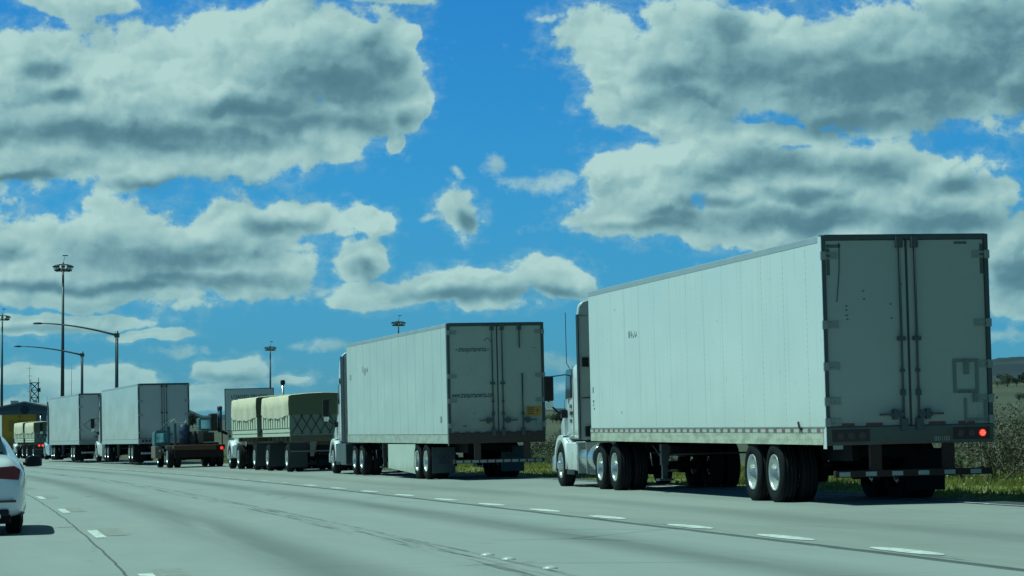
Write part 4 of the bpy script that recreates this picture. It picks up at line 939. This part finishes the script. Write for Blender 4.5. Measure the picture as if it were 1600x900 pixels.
def put6(name, label, cat, x, y, z, rz=0, group=None):
    p = Matrix.Translation(t6.location) @ t6.rotation_euler.to_matrix().to_4x4() @ Vector((x, y, z))
    return thing(name, label, cat, p, (0, -math.atan(K), t6.rotation_euler.z + rz), group)
a = put6('machine_cab', 'old machine cab with bright blue pane, raised at the right of the flatbed', 'machine cab', .55, 1.0, 1.02)
MB().loft([sring(0, .28, .62, 1.24, 8), sring(.9, .28, .62, 1.22, 8)]).build('cab_shell', teal, a); MB().box(-.22, .22, -.05, -.02, .72, 1.14).build('rear_window', skyglass, a, .02)
MB().box(-.36, -.10, -.06, .9, .08, .66).build('side_panel', beige, a, .03); MB().box(-.10, .40, -.02, .9, .12, .56).box(.28, .58, .1, .9, .62, 1.42).build('engine_cover', mat('dark_brown_cover', (.05, .035, .02), .7, var=.3), a, .03)
MB()._cyl((.72, .3, .55), .10, 1.05, 'z', 16, .10).lathe([(0, .10), (.04, .12), (.18, .12), (.2, .06), (.2, 0)], (.72, .3, 1.55), 'z', 16).build('stack', navy, a)
MB().box(-.45, .6, .0, .9, -.0, .10).build('base', rustb, a)
a = put6('tank', 'navy blue ribbed tank standing on the left half of the flatbed', 'tank', -.45, .9, 1.02)
tk = MB().lathe([(0, .22), (.02, .25), (.3, .25), (.32, .262), (.35, .262), (.37, .25), (.6, .25), (.62, .262), (.65, .262), (.67, .25), (.92, .25), (.94, .2), (.94, 0)], (0, 0, 0), 'z', 20).build('shell', navy, a); MB()._cyl((.1, 0, .94), .04, .04, 'z', 10, .04).build('filler_cap', black, a)
a = put6('drum', 'dull brown drum beside the navy tank on the flatbed', 'drum', -.08, .85, 1.02)
MB().lathe([(0, .17), (.25, .18), (.27, .19), (.29, .18), (.62, .17), (.62, 0)], (0, 0, 0), 'z', 18).build('shell', mat('dull_brown_drum', (.06, .05, .04), .7), a); MB().lathe([(0, .18), (.02, .18)], (0, 0, .61), 'z', 18).build('rim_band', steel, a)
a = put6('gear_box', 'dark squat machine part with pipes in the middle of the flatbed', 'machine part', .15, 1.1, 1.02)
MB().box(-.14, .2, -.1, .4, 0, .5).build('housing', black, a, .03); MB().tube([(0, 0, .5), (-.05, 0, .75), (.15, 0, .85), (.22, 0, .72)], .035, 8).build('pipe', mat('grey_blue_pipe', (.10, .15, .17), .5), a)
a = put6('folding_jib', 'small cream folding jib arm lying above the navy tank', 'jib', -.8, 1.3, 1.02)
MB().tube([(-.25, 0, 1.02), (-.02, 0, 1.2), (.08, 0, 1.0), (.45, 0, 1.0), (.52, 0, 1.12)], .025, 6).tube([(-.25, 0, 1.02), (.06, 0, .98)], .022, 6).build('arm', mat('cream_jib_paint', (.50, .50, .38), .5), a); MB().box(-.06, .06, -.05, .05, 0, 1.0).build('post', teal, a)
a = put6('steel_beam', 'dark beam slung down across the right front corner of the flatbed', 'beam', 1.1, 1.5, 1.6)
MB().tube([(-.1, 0, .22), (.55, .2, -.12)], .07, 6).build('beam', black, a); MB().tube([(.3, .1, -.6), (.3, .1, .0)], .03, 6).build('prop', black, a)

# ------------------------------------------------------------------ sign
sg = col_at(392, 128, 0); u = math.hypot(sg.x - CX, sg.y - CY) - R0
s = thing('road_sign', 'wide pale sign reading LOADED TRUCKS standing behind the tarpaulin-covered grain truck', 'sign', (sg.x, sg.y, ground_z(sg.x, sg.y)), (0, R(-1.2), R(3)))
pf = mat('sign_face', (.58, .62, .55), .5, var=.08); zb, zt = 1.75, 3.68 - s.location.z + .30
MB().box(-1.17, 1.17, -.01, .01, zb, zt).build('sign_panel', pf, s, .01)
MB().box(-1.20, 1.20, .011, .03, zb - .03, zt + .03).box(-1.20, -1.168, -.014, .011, zb, zt + .03).box(1.168, 1.20, -.014, .011, zb, zt + .03).box(-1.168, 1.168, -.014, .011, zt, zt + .03).build('sign_border', mat('sign_border_dark', (.035, .05, .045), .6), s)
for x in (-1.0, 1.0): MB().box(x - .05, x + .05, .03, .12, -.2, zt - .1).build('post', steel, s)
text_obj('lettering', 'LOADED TRUCKS', .25, ink, s, on_rear(0, -.012, zt - .46), align='CENTER', ext=.001, bold=.003, sx=.88)
text_obj('lettering', 'ONLY', .25, ink, s, on_rear(0, -.012, zt - .95), align='CENTER', ext=.001, bold=.003, sx=.88) if False else None

# ------------------------------------------------------------------ masts and street lamps
poleg = mat('weathered_pole', (.10, .12, .12), .5, metal=.3, var=.15)
lampface = mat('floodlight_glass', (.8, .82, .8), .1, metal=.7)
def ztop(py, px, Z):
    v = fwd + rt * ((px - 800) / F) - up * ((py - 450) / F); return CAM.z + v.z / v.y * Z
def high_mast(px, Z, py, hw, label, base=None):
    p = col_at(px, Z, 0); z0 = ground_z(p.x, p.y) - .3; zt = ztop(py, px, Z)
    r = thing('high_mast_light', label, 'light mast', (p.x, p.y, z0), (0, 0, 0), 'high floodlight masts')
    h = zt - z0
    MB()._cyl((0, 0, 0), .34, h, 'z', 14, .15).build('mast', poleg, r)
    k = hw
    MB().lathe([(0, .5 * k), (.12, .5 * k)], (0, 0, h - .5), 'z', 20).lathe([(0, .45 * k), (.1, .45 * k)], (0, 0, h + .5), 'z', 20).build('lamp_ring', poleg, r)
    for i in range(8):
        hd = MB(); gl = MB()
        a = i * math.pi / 4 + .2; cx, cy = math.cos(a) * k * .78, math.sin(a) * k * .78
        M_ = Matrix.Translation((cx, cy, h)) @ Matrix.Rotation(a, 4, 'Z') @ Matrix.Rotation(R(25), 4, 'Y')
        hd.box(-.36, .30, -.24, .24, -.42, -.20, M_).box(-.36, .30, -.24, .24, .22, .42, M_).box(-.3, -.1, -.1, .1, -.42, .42, M_)
        gl.box(-.1, .28, -.2, .2, -.15, .18, M_)
        hd.tube([(0, 0, h - .2), (cx, cy, h - .2)], .05, 5)
        gl.build('floodlight_lens', lampface, hd.build('floodlight', darkframe, r))
    MB()._cyl((0, 0, h), .2, .9, 'z', 10, .14).tube([(0, 0, h + .8), (.3, 0, h + 1.9)], .035, 5).box(-.1, .7, -.05, .05, h + 1.85, h + 2.0).build('top_unit', poleg, r)
    return r
high_mast(98.5, 400, 419, 1.5, 'tallest floodlight mast, crossed by the two curved street lamp arms at the left')
high_mast(4, 560, 497, 1.75, 'floodlight mast at the left edge of the view above the grey building')
high_mast(422.5, 700, 545, 1.6, 'slender floodlight mast rising behind the loaded trucks sign')
high_mast(622.5, 620, 506, 1.7, 'floodlight mast whose head shows above the second semi trailer')
def street_lamp(px, Z, py, pxe, pye, label):
    p = col_at(px, Z, 0); z0 = ground_z(p.x, p.y) - .2; h = ztop(py, px, Z) - z0
    r = thing('street_lamp', label, 'street lamp', (p.x, p.y, z0), (0, 0, 0), 'street lamps with long curved arms')
    MB()._cyl((0, 0, 0), .16, h, 'z', 14, .11).build('pole', poleg, r)
    L = (pxe - px) / F * Z; dzz = ztop(pye, pxe, Z) - z0 - (h - .35)
    pts = [(L * f, 0, h - .35 + dzz * (1 - (1 - f) ** 1.9)) for f in np.linspace(0, .93, 10)]
    MB().tube(pts, .085, 8, .045).box(-.18, .18, -.14, .14, h - .5, h - .18).build('arm', poleg, r)
    x, _, z = pts[-1]
    MB().loft([sring(-.12, .1, z - .06, z + .06, 4), sring(0, .34, z - .09, z + .07, 4), sring(.12, .1, z - .06, z + .06, 4)]).build('lamp_head', poleg, r).location = (x - .2, 0, 0)
    return r
street_lamp(183, 200, 517, 54, 505, 'nearer, taller street lamp with a long arm, rising behind the third semi')
street_lamp(129, 248, 549, 24, 541, 'farther, shorter street lamp with a long arm, rising behind the fourth semi')
# warning pole and thin aerials
def aerial(px, Z, py, r0, label, rungs=0):
    p = col_at(px, Z, 0); z0 = ground_z(p.x, p.y) - .5; h = ztop(py, px, Z) - z0
    r = thing('radio_aerial', label, 'aerial', (p.x, p.y, z0)); mb = MB().tube([(0, 0, 0), (0, 0, h)], r0, 6, r0 * .6); mb.build('rod', poleg, r)
    if rungs:
        b2 = MB()
        for k in range(rungs): b2.tube([(-.5, 0, h - .6 - k * 1.4), (.5, 0, h - .6 - k * 1.4)], r0 * .6, 5)
        b2.build('cross_bar', poleg, r)
aerial(112.5, 420, 568, .05, 'hair-thin aerial right of the tallest floodlight mast')
aerial(47, 470, 570, .05, 'thin aerial with short cross bars just left of the lattice tower', 4)
aerial(74.5, 380, 619, .06, 'short thin aerial above the right eave of the grey building')
# lattice tower
p = col_at(55, 450, 0); zt = ztop(598, 55, 450); z0 = ground_z(p.x, p.y) - .5; h = zt - z0
r = thing('lattice_tower', 'square steel lattice tower rising behind the grey gabled building', 'tower', (p.x, p.y, z0), (0, 0, .25)); lt = MB(); w_ = .62
for sx in (-1, 1):
    for sy in (-1, 1): lt.tube([(sx * w_ * 1.25, sy * w_ * 1.25, 0), (sx * w_, sy * w_, h)], .07, 5)
n = 7
for k in range(n):
    a, b = h * k / n, h * (k + 1) / n
    for s_ in (-1, 1):
        lt.tube([(-w_, s_ * w_, a), (w_, s_ * w_, b)], .045, 4).tube([(w_, s_ * w_, a), (-w_, s_ * w_, b)], .045, 4).tube([(-w_, s_ * w_, b), (w_, s_ * w_, b)], .05, 4)
        lt.tube([(s_ * w_, -w_, a), (s_ * w_, w_, b)], .045, 4).tube([(s_ * w_, -w_, b), (s_ * w_, w_, b)], .05, 4)
lt.build('lattice', poleg, r)
MB().box(-.9, .9, -.9, .9, h - .06, h + .02).tube([(w_, -w_, h), (w_, -w_, h + .9)], .06, 5).box(w_ - .05, w_ + .35, -w_ - .15, -w_ + .15, h - 1.6, h - .9).tube([(-w_, w_, h), (-w_, w_, h + .6)], .05, 5).build('platform', poleg, r)
# grey building
p = col_at(40, 330, 0); z0 = ground_z(p.x, p.y) - .3; zp = ztop(627, 40, 330) - z0; ze = zp - 1.55; hw = 7.4
r = thing('gabled_building', 'long grey-blue gabled inspection building with two rooftop units, far left', 'building', (p.x, p.y, z0), (0, 0, R(2)))
bw = mat('slate_blue_cladding', (.085, .125, .15), .6, var=.06); br = mat('dull_roof_sheet', (.24, .28, .29), .5)
MB().prism([(-hw, 0), (hw, 0), (hw, ze), (0, zp - .12), (-hw, ze)], 0, 26, 'y').build('wall', bw, r)
rf = MB().prism([(-hw - .35, ze - .06), (0, zp), (hw + .35, ze - .06), (hw + .35, ze - .24), (0, zp - .2), (-hw - .35, ze - .24)], -.5, 26.5, 'y').build('roof', br, r)
MB()._cyl((0, -.06, zp - 1.1), .55, .06, 'y', 20, .55).build('gable_vent', mat('dark_vent', (.03, .05, .06), .7), r)
MB().box(-3.2, 3.2, -.05, -.01, 0, 3.6).build('vehicle_door', mat('grey_roller_door', (.12, .16, .17), .6), r)
for x in (-2.6, 2.35): MB().box(x - .42, x + .42, 8, 9.2, zp - .8, zp + .15).box(x - .46, x + .46, 7.9, 9.3, zp + .15, zp + .22).build('rooftop_unit', mat('pale_unit', (.30, .34, .35), .5), rf)
MB().box(-.2, .3, 8, 8.6, zp - .2, zp + .28).build('ridge_vent', MATS['pale_unit'], rf)

# ------------------------------------------------------------------ white saloon car at the left edge
cxp = col_at(44, 36.2); ch = R(10.2)
cx0, cy0 = cxp.x - .93 * math.cos(ch), cxp.y - .93 * math.sin(ch)
car = thing('car', 'white saloon car cut off by the left edge, dark red tail lamp and black mirror', 'car', (cx0, cy0, surf(cx0, cy0)), (0, -math.atan(K), ch))
carp = mat('white_car_paint', (.66, .70, .72), .22, coat=.8, var=.02)
def cring(y, wl, wm, wt, zb, zm, zt, n=9):
    # half outline: bottom centre -> sill -> belt -> roof/deck centre
    pts = [(0, zb), (wl * .7, zb), (wl * .93, zb + .03), (wl, zb + .12), (wm, (zb + zm) / 2 + .02), (wm * .995, zm - .12), (wm * .95, zm - .02), (wt + (wm * .95 - wt) * .55, zm + (zt - zm) * .42), (wt + (wm * .95 - wt) * .12, zm + (zt - zm) * .86), (wt * .82, zt - .015), (wt * .4, zt), (0, zt + .004)]
    l = [(x, y, z) for x, z in pts]; return l + [(-x, y, z) for x, y, z in l[-2:0:-1]]
secs = [(-.02, .74, .80, .60, .36, .70, .86), (.05, .82, .87, .66, .28, .84, .98), (.16, .88, .91, .70, .24, .93, 1.07), (.34, .90, .925, .70, .23, .95, 1.11), (.62, .91, .93, .66, .23, .96, 1.16), (1.0, .91, .93, .60, .23, .965, 1.32), (1.4, .91, .93, .57, .23, .96, 1.43), (2.0, .91, .93, .57, .22, .955, 1.47), (2.7, .91, .93, .57, .22, .95, 1.44), (3.2, .91, .93, .60, .22, .94, 1.22), (3.55, .91, .925, .66, .23, .93, 1.02), (4.1, .90, .92, .66, .24, .88, .96), (4.6, .88, .88, .60, .26, .74, .84), (4.88, .70, .74, .5, .30, .62, .70)]
body = MB().loft([cring(*q) for q in secs]).build('body', carp, car)
sd = body.modifiers.new('subsurf', 'SUBSURF'); sd.levels = 2; sd.render_levels = 2
def carwheel(x, y):
    o = wheel(car, x, y, .33, 'steer', chrome, r=.33, wd=.78); return o
for x in (-.75, .75):
    for y in (.98, 3.95): carwheel(x, y)
MB().box(-.72, .72, .10, .7, .16, .40).box(-.86, .86, .6, 4.3, .18, .30).build('underbody', black, car, .02)
MB().box(-.70, .70, -.035, .08, .27, .36).build('rear_diffuser', blackp, car, .02)
for sx in (-1, 1):
    x0 = sx * .58
    MB().prism([(sx * .36, .80), (sx * .84, .76), (sx * .865, .90), (sx * .78, .955), (sx * .36, .93)], -.012, .09, 'y').build('tail_light', mat('dark_red_tail_light', (.12, .005, .008), .45, coat=.0, var=.1), car, .012)
    MB().box(*sorted((sx * .45, sx * .80)), -.045, .0, .455, .485).build('rear_reflector', redlens, car, .004)
    MB()._cyl((sx * .55, -.05, .27), .04, .2, 'y', 16, .04).build('exhaust_pipe', chrome, car)
    mb = MB().loft([sring(0, .09, .93, 1.07, 3), sring(.05, .125, .915, 1.085, 3), sring(.14, .10, .93, 1.06, 3)]); mb.v = [(x + sx * 1.035, y + 3.0, z) for x, y, z in mb.v]; mb.build('door_mirror', blackp, car)
    MB().tube([(sx * .88, 3.05, .96), (sx * .97, 3.05, .98)], .03, 6).build('mirror_stalk', blackp, car)
    MB().prism([(1.05, .985), (1.75, .975), (1.75, 1.36), (1.35, 1.33)], *sorted((sx * .60, sx * .62))).build('rear_side_glass', glass, car) if False else None
MB().loft([[(-.66, .46, 1.15), (.66, .46, 1.15), (.64, .62, 1.15), (-.64, .62, 1.15)], [(-.57, 1.12, 1.43), (.57, 1.12, 1.43), (.54, 1.30, 1.42), (-.54, 1.30, 1.42)]], False).build('rear_window', glass, car, .004)
MB().box(-.26, .26, -.03, -.012, .62, .74).build('number_plate', mat('plate_white', (.6, .6, .56), .5), car, .004)
